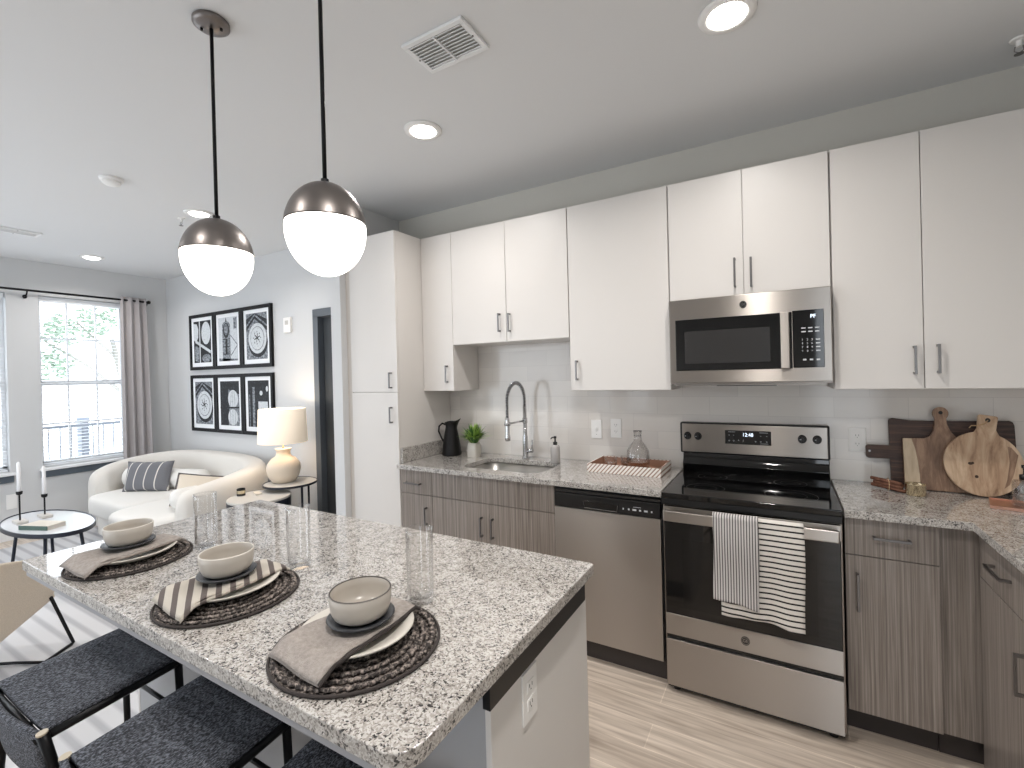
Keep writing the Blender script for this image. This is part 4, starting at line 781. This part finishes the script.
# ================================================================ CUTTING BOARDS
def lean(y0, a, x0=0.0, roll=0.0, pc=(0, 0)):
    s_, c_ = math.sin(a), math.cos(a); B = Matrix(((1, 0, 0, x0), (0, s_, -c_, y0), (0, c_, s_, ZC), (0, 0, 0, 1)))
    return B @ Matrix.Translation((pc[0], pc[1], 0)) @ Matrix.Rotation(roll, 4, 'Z') @ Matrix.Translation((-pc[0], -pc[1], 0))
def rot_rr(x0, x1, y0, y1, r): return rrect(x0, x1, y0, y1, r, 4)
MB.XF = lean(-0.060, R(8))
t = thing('cutting_board', 'dark walnut rectangular cutting board with a handle to the left, rearmost of the three', 'cutting board', (1.24, 0, 0), 'wooden cutting boards leaning on the backsplash')
body = [(1.013, 0.122), (1.013, 0.012), (1.025, 0.0), (1.463, 0.0), (1.475, 0.012), (1.475, 0.290), (1.470, 0.304), (1.458, 0.310), (1.20, 0.302), (1.10, 0.303), (1.028, 0.312), (1.017, 0.309), (1.013, 0.299), (1.013, 0.185), (0.925, 0.185), (0.917, 0.180), (0.915, 0.172), (0.915, 0.134), (0.918, 0.126), (0.926, 0.122)]
MB().prism(body, 0, 0.018).build('board', M['walnut'], t, bevel=0.002)
MB().lathe([(0.005, 0.0181), (0.005, 0.0186)], 0.930, 0.155, 16).build('hang_hole', M['text'], t)
MB.XF = lean(-0.105, R(10))
t = thing('cutting_board', 'acacia paddle board with pale sapwood left edge and round-topped upright handle, the middle board', 'cutting board', (1.2, 0, 0), 'wooden cutting boards leaning on the backsplash')
out = [(1.060, 0.004), (1.066, 0), (1.335, 0), (1.342, 0.006), (1.342, 0.150), (1.335, 0.172), (1.30, 0.205), (1.265, 0.232), (1.243, 0.262), (1.232, 0.292), (1.230, 0.318)]
for k in range(13): a = R(-30+240*k/12); out.append((1.210+0.030*math.cos(a), 0.342+0.028*math.sin(a)))
out += [(1.188, 0.318), (1.186, 0.292), (1.180, 0.262), (1.166, 0.240), (1.145, 0.228), (1.066, 0.226), (1.060, 0.220)]
MB().prism(out, 0, 0.018).build('board', M['acacia'], t, bevel=0.002)
MB().prism([(1.0605, 0.006), (1.118, 0.002), (1.118, 0.06), (1.114, 0.12), (1.106, 0.18), (1.094, 0.225), (1.0605, 0.225)], 0.0181, 0.0187).build('sapwood_edge', M['sap'], t)
MB().lathe([(0.008, 0.0181), (0.008, 0.0187)], 1.210, 0.344, 20).build('hang_hole', M['dark'], t)
MB.XF = lean(-0.160, R(12), roll=R(-9), pc=(1.335, 0.136))
t = thing('cutting_board', 'round mango-wood cutting board with short handle and cord loop, frontmost of the three', 'cutting board', (1.335, 0, 0), 'wooden cutting boards leaning on the backsplash')
out = []; r_ = 0.135
for k in range(45): a = R(105+330*k/44+0); out.append((1.335+r_*math.cos(a), 0.136+r_*math.sin(a)))
out = [(1.335+r_*math.cos(R(a)), 0.136+r_*math.sin(R(a))) for a in range(107, 434, 6)] + [(1.367, 0.285), (1.369, 0.338), (1.365, 0.343), (1.305, 0.343), (1.301, 0.338), (1.303, 0.285)]
MB().prism(out, 0, 0.018).build('board', M['mango'], t, bevel=0.003)
MB().lathe([(0.009, 0.0181), (0.009, 0.0187)], 1.335, 0.322, 20).build('hang_hole', M['dark'], t)
MB().tube([(1.335, 0.322, 0.019), (1.325, 0.305, 0.024), (1.300, 0.292, 0.022), (1.283, 0.290, 0.012), (1.275, 0.278, 0.020)], 0.0022, 6).build('cord', M['twine'], t, smooth=True)
MB().lathe([(0.0085, 0.0181), (0.0085, 0.0185)], 1.292, 0.128, 12, sy=0.7).lathe([(0.005, 0.0181), (0.005, 0.0185)], 1.300, 0.132, 12).lathe([(0.0065, 0.0181), (0.0065, 0.0185)], 1.318, 0.078, 12).build('knots', M['knot'], t)
MB().prism([(1.412, 0.05), (1.418, 0.09), (1.420, 0.16), (1.408, 0.225), (1.421, 0.222), (1.445, 0.195), (1.438, 0.12), (1.428, 0.07)], 0.0181, 0.0184).build('heartwood_streak', M['acacia'], t)
MB.XF = Matrix.Identity(4)
t = thing('cinnamon_bundle', 'tied bundle of brown cinnamon sticks left of the small brass cup', 'cinnamon sticks', (0.99, -0.165, ZC))
rnd = random.Random(2)
for k in range(8):
    zz = ZC+0.009+0.0145*(k//3); yy = -0.170+(k%3-1)*0.016+(k//3)*0.004; x0 = 0.925+rnd.uniform(-0.012, 0.012)
    MB().tube([(x0+0.01, yy+rnd.uniform(-.008, .008)+0.03, zz+0.006), (x0+0.105, yy-0.035+rnd.uniform(-.008, .008), zz)], 0.0078, 8).build('cinnamon_stick', M['cinn'], t, smooth=True)
MB().tube([(0.985, -0.172+0.034*math.cos(a), ZC+0.026+0.027*math.sin(a)) for a in [2*math.pi*k/20 for k in range(20)]], 0.0018, 5, closed=True).build('twine', M['twine'], t, smooth=True)
t = thing('brass_cup', 'small shiny brass cup in front of the middle cutting board', 'cup', (1.078, -0.235, ZC))
MB().lathe([(0.001, ZC), (0.035, ZC), (0.038, ZC+0.004), (0.038, ZC+0.046), (0.040, ZC+0.048), (0.037, ZC+0.049), (0.035, ZC+0.044), (0.034, ZC+0.006), (0.001, ZC+0.004)], 1.078, -0.235, 40, cap=False).build('cup_body', M['brass'], t, smooth=True, weld=True)
MB().lathe([(0.012, ZC+0.047), (0.006, ZC+0.053), (0.001, ZC+0.055)], 1.078, -0.235, 16, cap=False).build('wick_cap', M['brass'], t, smooth=True)
MB.XF = Matrix.Translation((1.455, -0.325, ZC)) @ Matrix.Rotation(R(-14), 4, 'Z')
t = thing('copper_tray', 'flat copper-coloured tray at the right edge of the photo under the glass dispenser', 'tray', (0, 0, 0))
MB().box(-0.145, 0.16, -0.085, 0.085, 0, 0.005).box(-0.145, 0.16, -0.085, -0.079, 0.005, 0.011).box(-0.145, 0.16, 0.079, 0.085, 0.005, 0.011).box(-0.145, -0.139, -0.079, 0.079, 0.005, 0.011).box(0.154, 0.16, -0.079, 0.079, 0.005, 0.011).build('tray_body', M['copper'], t, bevel=0.001)
MB.XF = Matrix.Identity(4)
x, y, z = 1.422, -0.300, ZC+0.0055; t = thing('glass_dispenser', 'clear glass soap dispenser with black pump at the right edge of the photo', 'soap dispenser', (x, y, z))
MB().lathe([(0.001, z), (0.037, z), (0.039, z+0.004), (0.039, z+0.088), (0.034, z+0.096), (0.016, z+0.100), (0.014, z+0.098), (0.032, z+0.092), (0.036, z+0.086), (0.0355, z+0.012), (0.001, z+0.008)], x, y, 36, cap=False).build('bottle', M['glass'], t, smooth=True, weld=True)
MB().lathe([(0.017, z+0.101), (0.017, z+0.119), (0.006, z+0.122), (0.005, z+0.143), (0.010, z+0.145), (0.010, z+0.157)], x, y, 20).tube([(x, y, z+0.151), (x-0.01, y-0.03, z+0.151), (x-0.013, y-0.036, z+0.143)], 0.004, 8).tube([(x, y, z+0.10), (x+0.008, y, z+0.015)], 0.002, 6).build('pump', M['black'], t, smooth=True)
# ================================================================ LIVING ROOM
o = MB().box(-6.2, -1.95, -3.9, -0.55, 0.0, 0.010).build('area_rug', M['rug'], bevel=0.003, origin=(-4.6, -2.2, 0)); tag(o, 'large white rug with soft grey stripes under the coffee table', 'rug')
mb = MB()
for k in range(34):
    y = -3.85+k*0.097; mb.box(-3.13, -3.09, y-0.006, y+0.006, 0.0101, 0.014)
mb.build('edge_stitching', M['fringe'], o)
# curtain and rod
XR = -6.445; ZR = 2.415
t = thing('curtain_rod', 'thin black curtain rod above the windows', 'curtain rod', (XR, -1.3, ZR))
MB().tube([(XR, -4.0, ZR), (XR, -0.245, ZR)], 0.011, 12).build('rod', M['blackm'], t, smooth=True)
for y in (-4.01, -0.235): MB().lathe([(0.001, -0.022), (0.014, -0.017), (0.021, 0), (0.014, 0.017), (0.001, 0.022)], 0, 0, 16, cap=False, mtx=Matrix.Translation((XR, y, ZR)) @ Matrix.Rotation(math.pi/2, 4, 'X')).build('finial', M['blackm'], t, smooth=True)
for y in (-3.7, -1.345, -0.25): MB().tube([(-6.53, y, ZR-0.055), (-6.50, y, ZR-0.055), (-6.46, y, ZR-0.03), (XR, y, ZR-0.006)], 0.007, 8).lathe([(0.019, 0), (0.019, 0.006)], 0, 0, 14, mtx=Matrix.Translation((-6.53, y, ZR-0.055)) @ Matrix.Rotation(math.pi/2, 4, 'Y')).build('bracket', M['blackm'], t, smooth=True)
def cur(u, v):
    sp = 1.0+0.18*(1-v)**0.7; y = -0.535+(0.270*sp)*u-0.015*(1-v); a = u*2*math.pi*3.4
    return (XR+0.006+0.034*math.sin(a)*(0.75+0.25*(1-v))+0.006*math.sin(u*7+v*5), y+0.012*math.sin(a*2), 0.02+(ZR+0.035-0.02)*v)
o = MB().grid(cur, 110, 24).build('curtain', M['curtain'], smooth=True, solid=0.003); tag(o, 'grey linen curtain gathered at the right end of the black rod', 'curtain')
# sofa
def sweep(path, T, z0, ztop, nu=20, nv=48, pe=7):
    P = [Vector(p) for p in path]; n = len(P)
    def pt(s):
        f = s*(n-1); i = min(int(f), n-2); q = f-i; p0 = P[max(i-1, 0)]; p1 = P[i]; p2 = P[i+1]; p3 = P[min(i+2, n-1)]
        return 0.5*((2*p1)+(p2-p0)*q+(2*p0-5*p1+4*p2-p3)*q*q+(3*p1-p0-3*p2+p3)*q**3)
    def fn(u, v):
        p = pt(v); q = pt(min(1, v+0.01))-pt(max(0, v-0.01)); q.normalize(); nrm = Vector((-q.y, q.x))
        e = max(0.0, 1-abs(2*v-1)**22)**(1/3.0); a = 2*math.pi*u; c, s_ = math.cos(a), math.sin(a)
        hx = T/2*math.copysign(abs(c)**0.55, c); zt = ztop(v); hz = (zt-z0)/2*math.copysign(abs(s_)**0.4, s_)
        return (p.x+nrm.x*hx*e, p.y+nrm.y*hx*e, (z0+zt)/2+hz*(0.55+0.45*e))
    return fn, nu, nv
t = thing('sofa', 'curved cream boucle sofa under the framed pictures', 'sofa', (-5.0, -0.65, 0))
fn, nu, nv = sweep([(-5.84, -1.02), (-6.02, -0.74), (-5.98, -0.42), (-5.64, -0.20), (-5.0, -0.16), (-4.4, -0.19), (-4.02, -0.38), (-3.90, -0.72), (-3.96, -1.10)], 0.24, 0.06, lambda v: 0.58+0.165*math.sin(math.pi*min(1, max(0, v)))**0.6)
MB().grid(fn, 22, 60, True).build('back_and_arms', M['boucle'], t, smooth=True, subsurf=1)
def soft(mb, cx, cy, cz, hx, hy, hz, e1=0.28, e2=0.28, rot=0.0, nu=36, nv=18):
    def fn(u, v):
        a = 2*math.pi*u; b = math.pi*(v-0.5); pw = lambda q, e: math.copysign(abs(q)**e, q)
        x = hx*pw(math.cos(b), e1)*pw(math.cos(a), e2); y = hy*pw(math.cos(b), e1)*pw(math.sin(a), e2); z = hz*pw(math.sin(b), e1)
        return (cx+x*math.cos(rot)-y*math.sin(rot), cy+x*math.sin(rot)+y*math.cos(rot), cz+z)
    return mb.grid(fn, nu, nv, True)
soft(MB(), -5.33, -0.72, 0.335, 0.49, 0.42, 0.10, 0.35, 0.35).build('seat_cushion', M['bouclew'], t, smooth=True)
soft(MB(), -4.41, -0.78, 0.337, 0.43, 0.53, 0.10, 0.35, 0.4, R(4)).build('seat_cushion', M['bouclew'], t, smooth=True)
MB().prism([(-5.80, -1.02), (-5.2, -1.06), (-4.85, -1.05), (-4.5, -1.22), (-4.05, -1.18), (-3.95, -0.6), (-4.2, -0.25), (-5.0, -0.2), (-5.8, -0.3), (-6.1, -0.6)], 0.012, 0.265).build('base', M['boucle'], t, bevel=0.03, seg=3)
def pillow(w_, h_, th, mtx, n=18):
    def f(sg):
        def fn(u, v):
            a, b = 2*u-1, 2*v-1; e = (1-abs(a)**2.6)*(1-abs(b)**2.6); k = 1-0.07*(1-abs(a)**2)*abs(b)-0.0; k2 = 1-0.07*(1-abs(b)**2)*abs(a)
            return tuple(mtx @ Vector((a*w_/2*k2, sg*th/2*max(0, e)**0.5, b*h_/2*k)))
        return fn
    return MB().grid(f(1), n, n).grid(f(-1), n, n)
def pmat(x, y, z, rz, tilt, roll=0): return Matrix.Translation((x, y, z)) @ Matrix.Rotation(rz, 4, 'Z') @ Matrix.Rotation(tilt, 4, 'X') @ Matrix.Rotation(roll, 4, 'Y')
def bolster(a, b, r, lab):
    a, b = Vector(a), Vector(b); L_ = (b-a).length; pts = []; rr = []
    for k in range(17):
        s_ = k/16; q = min(s_, 1-s_)*L_; pts.append(a.lerp(b, s_)); rr.append(r*math.sqrt(max(0.02, 1-max(0, 1-q/(r*0.7))**2)))
    o = MB().tube(pts, rr, 20).build('bolster_cushion', M['bouclew'], smooth=True); tag(o, lab, 'cushion', 'cream bolsters on the sofa')
bolster((-5.86, -0.74, 0.525), (-4.78, -0.42, 0.525), 0.098, 'long cream bolster cushion behind the striped cushion on the sofa')
bolster((-4.12, -1.06, 0.53), (-4.12, -0.80, 0.53), 0.085, 'short white bolster cushion inside the right arm of the sofa')
o = pillow(0.52, 0.30, 0.13, pmat(-5.33, -0.735, 0.570, R(28), R(-18))).build('striped_cushion', M['pill'], smooth=True, weld=True, origin=(-5.30, -0.735, 0.43)); tag(o, 'charcoal lumbar cushion with thin white stripes on the sofa', 'cushion')
pm = pmat(-4.19, -0.79, 0.545, R(66), R(-40), R(14)); o = pillow(0.40, 0.32, 0.11, pm).build('piped_cushion', M['pilb'], smooth=True, weld=True); tag(o, 'cream square cushion with dark grey piping by the right arm of the sofa', 'cushion')
MB().tube([tuple(pm @ Vector(p)) for p in ((-0.19, 0, -0.15), (-0.183, 0, 0), (-0.195, 0, 0.156), (0, 0, 0.149), (0.195, 0, 0.156), (0.183, 0, 0), (0.19, 0, -0.15))], 0.011, 8).build('piping', M['pipe'], o, smooth=True)
# coffee table
cx, cy, ax, by = -4.905, -1.640, 0.575, 0.262
t = thing('coffee_table', 'oval white-topped coffee table with dark rim and slim black legs', 'table', (cx, cy, 0))
def ell(s, z, n=64): return [(cx+(ax*s)*math.cos(2*math.pi*k/n), cy+(by*s)*math.sin(2*math.pi*k/n), z) for k in range(n)]
MB().lathe([(ax-0.008, 0.405), (ax-0.008, 0.418)], 0, 0, 64, sy=(by-0.008)/(ax-0.008), mtx=Matrix.Translation((cx, cy, 0))).build('top', M['tablew'], t)
vs = []; 
for s_, z in ((0, 0.395), (0, 0.426), (0.009, 0.426), (0.009, 0.40)): vs += [(cx+(ax-s_)*math.cos(2*math.pi*k/64), cy+(by-s_)*math.sin(2*math.pi*k/64), z) for k in range(64)]
MB()._add(vs, [(j*64+i, j*64+(i+1)%64, ((j+1)%4)*64+(i+1)%64, ((j+1)%4)*64+i) for j in range(4) for i in range(64)]).build('rim', M['navy'], t, smooth=False, bevel=0.0015)
for a in (35, 145, 215, 325):
    c, s_ = math.cos(R(a)), math.sin(R(a)); MB().tube([(cx+ax*0.70*c, cy+by*0.70*s_, 0.403), (cx+ax*0.86*c, cy+by*0.9*s_, 0.0105)], 0.012, 10).build('leg', M['navy'], t, smooth=True)
def candle(x, y, hh, lab, lab2):
    z = 0.4185; t = thing('candlestick', lab, 'candlestick', (x, y, z), 'candlesticks on the coffee table')
    MB().box(x-0.07, x+0.07, y-0.035, y+0.035, z, z+0.022).build('base', M['stone'], t, bevel=0.003)
    MB().lathe([(0.006, z+0.022), (0.006, z+hh)], x, y, 10).build('stem', M['blackm'], t, smooth=True)
    MB().lathe([(0.008, z+hh-0.008), (0.02, z+hh), (0.022, z+hh+0.02), (0.012, z+hh+0.022)], x, y, 16).build('cup', M['blackm'], t, smooth=True)
    o = MB().lathe([(0.0145, z+hh+0.022), (0.0125, z+hh+0.24), (0.004, z+hh+0.25)], x, y, 16).build('taper_candle', M['candle'], smooth=True); tag(o, lab2, 'candle', 'white taper candles')
candle(-5.09, -1.765, 0.225, 'taller black candlestick, the left one on the coffee table', 'white taper candle in the left, taller candlestick')
candle(-5.13, -1.600, 0.165, 'shorter black candlestick, the right one on the coffee table', 'white taper candle in the right, shorter candlestick')
MB.XF = Matrix.Translation((-4.735, -1.715, 0.4185)) @ Matrix.Rotation(R(22), 4, 'Z')
t = thing('book', 'green-backed cream book lying on the coffee table', 'book', (0, 0, 0))
MB().box(-0.13, 0.13, -0.068, 0.068, 0.003, 0.026).build('pages', M['page'], t)
MB().box(-0.134, 0.134, -0.072, 0.072, 0.026, 0.030).box(-0.134, 0.134, -0.072, 0.072, 0, 0.003).build('cover', M['cover'], t, bevel=0.001)
MB().box(-0.135, 0.135, -0.076, -0.069, 0, 0.0305).build('spine', M['green'], t, bevel=0.001)
MB.XF = Matrix.Identity(4)
# side tables, lamp, candle jar
cx, cy = -3.84, -0.50
t = thing('side_table', 'low round drum side table with pale top and black side, partly hidden by the island', 'side table', (cx, cy, 0.0), 'nesting side tables by the sofa')
# placed right of the sofa arm
t.location.x = cx = -3.430; t.location.y = cy = -0.675; t['_o'] = (cx, cy, 0)
MB().lathe([(0.248, 0.537), (0.250, 0.550), (0.246, 0.555)], cx, cy, 48).build('top', M['stone'], t, bevel=0.001)
MB().lathe([(0.17, 0.011), (0.18, 0.02), (0.250, 0.45), (0.250, 0.5365)], cx, cy, 48).build('drum', M['navy'], t, smooth=False)
cx, cy = -3.455, -0.360
t = thing('side_table', 'taller round side table with thin dark rim holding the lamp', 'side table', (cx, cy, 0), 'nesting side tables by the sofa')
MB().lathe([(0.225, 0.592), (0.225, 0.602)], cx, cy, 48).build('top', M['stone'], t)
MB().lathe([(0.2255, 0.586), (0.232, 0.588), (0.232, 0.606), (0.2255, 0.605)], cx, cy, 48, cap=False).build('rim', M['navy'], t)
for a in (-5, 90, 182):
    MB().tube([(cx+0.19*math.cos(R(a)), cy+0.19*math.sin(R(a)), 0.588), (cx+0.19*math.cos(R(a)), cy+0.19*math.sin(R(a)), 0.0)], 0.010, 8).build('leg', M['navy'], t, smooth=True)
x, y, z = -3.535, -0.370, 0.6025
t = thing('table_lamp', 'lit table lamp with cream urn base and white drum shade', 'lamp', (x, y, z))
MB().lathe([(0.085, z), (0.10, z+0.006), (0.135, z+0.055), (0.150, z+0.115), (0.143, z+0.155), (0.105, z+0.20), (0.068, z+0.222), (0.060, z+0.245), (0.062, z+0.268), (0.074, z+0.285), (0.066, z+0.288), (0.01, z+0.288)], x, y, 48).build('base', M['lampc'], t, smooth=True)
MB().lathe([(0.008, z+0.288), (0.008, z+0.40)], x, y, 12).lathe([(0.02, z+0.37), (0.022, z+0.41)], x, y, 16).build('socket', M['brass'], t, smooth=True)
MB().lathe([(0.215, z+0.34), (0.203, z+0.625), (0.201, z+0.625), (0.213, z+0.34)], x, y, 56, cap=False).build('lamp_shade', M['shade'], t, smooth=True, weld=True)
MB().lathe([(0.001, z+0.41), (0.02, z+0.43), (0.03, z+0.47), (0.02, z+0.5), (0.001, z+0.51)], x, y, 20, cap=False).build('bulb', M['globe'], t, smooth=True, weld=True)
l = bpy.data.lights.new('table_lamp_bulb', 'POINT'); l.energy = 5; l.color = (1, 0.82, 0.62); l.shadow_soft_size = 0.045; lo = bpy.data.objects.new('table_lamp_bulb', l); C.objects.link(lo); lo.location = (x, y, (z+0.57)*K)
x, y, z = -3.605, -0.735, 0.5555; t = thing('candle_jar', 'small black and brass candle jar on the low side table', 'candle', (x, y, z))
MB().lathe([(0.034, z), (0.034, z+0.055), (0.031, z+0.055), (0.031, z+0.02), (0.001, z+0.02)], x, y, 28, cap=True).build('jar', M['black'], t)
MB().lathe([(0.0345, z+0.018), (0.0345, z+0.044)], x, y, 28, cap=False).build('brass_band', M['brass'], t)
x, y, z = -3.525, -0.635, 0.5555
o = MB().box(-0.06, 0.06, -0.025, 0.025, z, z+0.012, mtx=Matrix.Translation((x, y, 0)) @ Matrix.Rotation(R(-20), 4, 'Z')).build('matchbox', M['cover'], bevel=0.001); tag(o, 'flat cream matchbox beside the candle jar on the low side table', 'box')
# lounge chair
MB.XF = Matrix.Translation((-3.39, -2.407, 0)) @ Matrix.Rotation(R(36), 4, 'Z')
t = thing('lounge_chair', 'beige upholstered lounge chair with black wire legs at the left edge of the photo', 'armchair', (0, 0, 0))
side = [(0.204, 0.325), (0.16, 0.47), (0.10, 0.55), (0.044, 0.585), (-0.13, 0.625), (-0.36, 0.68), (-0.44, 0.70), (-0.46, 0.62), (-0.36, 0.24), (-0.30, 0.215), (-0.14, 0.245)]
for xx in (0.285, -0.345):
    vs = [(xx+dx, y, z) for dx in (0, 0.04) for y, z in side]; n = len(side)
    MB()._add(vs, [tuple(range(n)), tuple(range(2*n-1, n-1, -1))]+[(i, (i+1)%n, n+(i+1)%n, n+i) for i in range(n)]).build('arm_panel', M['beige'], t, bevel=0.012, seg=3)
MB().box(-0.31, 0.31, -0.32, 0.24, -0.05, 0.07, mtx=Matrix.Translation((0, 0, 0.35)) @ Matrix.Rotation(R(9), 4, 'X')).build('seat', M['beige'], t, bevel=0.03, seg=4)
MB().box(-0.31, 0.31, -0.05, 0.04, 0, 0.55, mtx=Matrix.Translation((0, -0.33, 0.27)) @ Matrix.Rotation(R(16), 4, 'X')).build('backrest', M['beige'], t, bevel=0.03, seg=4)
for xx in (0.34, -0.34):
    MB().tube([(xx-0.01, 0.16, 0.34), (xx-0.005, 0.29, 0.05), (xx-0.004, 0.30, 0.025), (xx-0.004, 0.285, 0.021), (xx-0.004, -0.33, 0.021), (xx-0.004, -0.345, 0.025), (xx-0.01, -0.30, 0.23)], 0.009, 10).build('leg_frame', M['blackm'], t, smooth=True)
MB().tube([(0.335, 0.10, 0.022), (0.16, 0.12, 0.022), (0, 0.125, 0.022), (-0.16, 0.12, 0.022), (-0.335, 0.10, 0.022)], 0.008, 8).build('cross_bar', M['blackm'], t, smooth=True)
MB.XF = Matrix.Identity(4)
# ---- framed pictures
def picture(ix, iz, kind, lab):
    x0 = -5.900+ix*0.566; x1 = x0+0.562; z0, z1 = ((1.608, 2.232), (0.920, 1.550))[iz]; cx, cz = (x0+x1)/2, (z0+z1)/2
    t = thing('framed_picture', lab, 'picture', (cx, -0.001, z0), 'six framed prints above the sofa'); f = 0.036
    MB().box(x0, x1, -0.032, -0.001, z0, z0+f).box(x0, x1, -0.032, -0.001, z1-f, z1).box(x0, x0+f, -0.032, -0.001, z0+f, z1-f).box(x1-f, x1, -0.032, -0.001, z0+f, z1-f).build('frame', M['frame'], t, bevel=0.001)
    MB().box(x0+f, x1-f, -0.018, -0.002, z0+f, z1-f).build('mount', M['paper'], t)
    ax0, ax1, az0, az1 = x0+0.085, x1-0.085, z0+0.082, z1-0.075; w2 = ax1-ax0; h2 = az1-az0
    L_ = {'d': MB(), 'm': MB(), 'l': MB()}; lay = {'d': 0.0004, 'm': 0.0008, 'l': 0.0012}
    def P(u, v, y): return (ax0+u*w2, y, az0+v*h2)
    def poly(c, pts, k=0):
        y = -0.0185-lay[c]-k*0.0007; n = len(pts); L_[c]._add([P(u, v, y) for u, v in pts]+[P(u, v, y+0.0005) for u, v in pts], [tuple(range(n)), tuple(range(2*n-1, n-1, -1))]+[(i, (i+1)%n, n+(i+1)%n, n+i) for i in range(n)])
    def oval(c, u, v, a, b, k=0, n=28): poly(c, [(u+a*math.cos(2*math.pi*i/n), v+b*math.sin(2*math.pi*i/n)) for i in range(n)], k)
    def bar(c, u0, v0, u1, v1, w_, k=0):
        dx, dy = u1-u0, v1-v0; l_ = math.hypot(dx, dy); nx, ny = -dy/l_*w_, dx/l_*w_; poly(c, [(u0+nx, v0+ny), (u1+nx, v1+ny), (u1-nx, v1-ny), (u0-nx, v0-ny)], k)
    full = [(0, 0), (1, 0), (1, 1), (0, 1)]
    if kind == 'A':
        poly('d', full); poly('l', [(0, 0.55), (0.14, 0.50), (0.26, 0.6), (0.28, 0.8), (0.2, 0.93), (0.0, 0.95)]); oval('l', 0.72, 0.70, 0.26, 0.27); poly('m', [(0.05, 0.05), (0.28, 0.02), (0.30, 0.35), (0.15, 0.42), (0.05, 0.38)]); oval('m', 0.72, 0.10, 0.24, 0.10)
        bar('l', 0.36, 0, 0.36, 1, 0.03, 1); bar('l', 0.1, 0.52, 0.98, 0.24, 0.035, 1)
    elif kind == 'B':
        poly('l', full); poly('m', [(0.2, 0.0), (0.62, 0.0), (0.62, 0.84), (0.52, 0.9), (0.3, 0.9), (0.2, 0.84)], 1); oval('d', 0.41, 0.70, 0.16, 0.17, 2); oval('m', 0.41, 0.72, 0.10, 0.13, 4); poly('d', [(0.37, 0.9), (0.45, 0.9), (0.41, 1.0)], 2)
        for v in (0.5, 0.33, 0.16): bar('d', 0.22, v, 0.6, v, 0.008, 2)
        bar('d', 0.41, 0.15, 0.41, 0.5, 0.05, 2); poly('m', [(0.8, 0.72), (0.97, 0.72), (0.97, 0.97), (0.8, 0.97)], 1); bar('m', 0.64, 0.58, 0.98, 0.36, 0.015, 1); bar('m', 0.64, 0.12, 0.98, 0.34, 0.015, 1); poly('m', [(0.0, 0.0), (1, 0), (1, 0.04), (0, 0.07)], 1)
    elif kind == 'C':
        poly('m', full); poly('d', [(0, 0.745), (0.42, 0.985), (1, 0.725), (1, 0.84), (0.42, 1.0), (0, 0.88)], 1); poly('d', [(0, 0.62), (0.42, 0.88), (1, 0.60), (1, 0.68), (0.42, 0.94), (0, 0.70)], 2)
        oval('d', 0.56, 0.36, 0.46, 0.32, 1); oval('l', 0.54, 0.45, 0.43, 0.33, 2); oval('m', 0.54, 0.45, 0.33, 0.26, 4); oval('l', 0.54, 0.45, 0.31, 0.245, 5)
        for a in (0, 60, 120): bar('d', 0.54-0.14*math.cos(R(a+20)), 0.46-0.10*math.sin(R(a+20)), 0.54+0.14*math.cos(R(a+20)), 0.46+0.10*math.sin(R(a+20)), 0.012, 8)
        for a in range(0, 360, 45): oval('d', 0.54+0.17*math.cos(R(a)), 0.46+0.13*math.sin(R(a)), 0.018, 0.014, 8, 8)
    elif kind == 'D':
        poly('m', full); poly('d', [(0, 0.0), (0.42, 0.0), (0.46, 0.4), (0.42, 1.0), (0.0, 1.0)], 1); poly('d', [(0.4, 0.82), (1, 0.7), (1, 1), (0.4, 1)], 1); oval('l', 0.68, 0.60, 0.26, 0.20, 2); oval('l', 0.66, 0.19, 0.25, 0.18, 2); bar('d', 0.0, 0.4, 1.0, 0.41, 0.018, 4)
        for q in (-0.12, 0, 0.12): bar('m', 0.66+q, 0.44, 0.68+q*0.6, 0.77, 0.006, 4); bar('m', 0.66+q, 0.05, 0.66+q, 0.34, 0.006, 4)
    else:
        poly('d', full); bar('m', 0.28, 0.0, 0.28, 0.86, 0.055, 1); bar('m', 0.08, 0, 0.08, 0.7, 0.02, 1); poly('l', [(0.50, 0.14), (0.9, 0.14), (0.96, 0.3), (0.94, 0.55), (0.5, 0.55)], 1); oval('l', 0.64, 0.73, 0.07, 0.05, 1); oval('l', 0.92, 0.82, 0.05, 0.06, 1); poly('m', [(0.42, 0.0), (1, 0), (1, 0.12), (0.42, 0.12)], 1)
    for c, nm, mk in (('m', 'print_midtones', 'inkm'), ('d', 'print_shadows', 'inkd'), ('l', 'print_highlights', 'inkl')):
        if L_[c].v: L_[c].build(nm, M[mk], t)
picture(0, 0, 'A', 'black-framed photo print of crossed bars over pale ovals, top left of the six')
picture(1, 0, 'B', 'black-framed photo print of a pale tower-like lantern, top middle of the six')
picture(2, 0, 'C', 'black-framed print of an oval medallion under a chevron, top right of the six')
picture(0, 1, 'C', 'black-framed print of an oval medallion under a chevron, bottom left of the six')
picture(1, 1, 'D', 'black-framed dark print with two white rounded forms, bottom middle of the six')
picture(2, 1, 'E', 'black-framed dark print with a pale column and white block, bottom right behind the lamp')
t = thing('thermostat', 'small white thermostat box on the wall right of the framed pictures', 'thermostat', (-3.935, 0, 1.92))
MB().box(-3.995, -3.88, -0.028, 0, 1.925, 2.07).build('housing', M['plastic'], t, bevel=0.004); MB().box(-3.965, -3.91, -0.0285, -0.0279, 2.0, 2.04).build('screen', M['stone'], t)
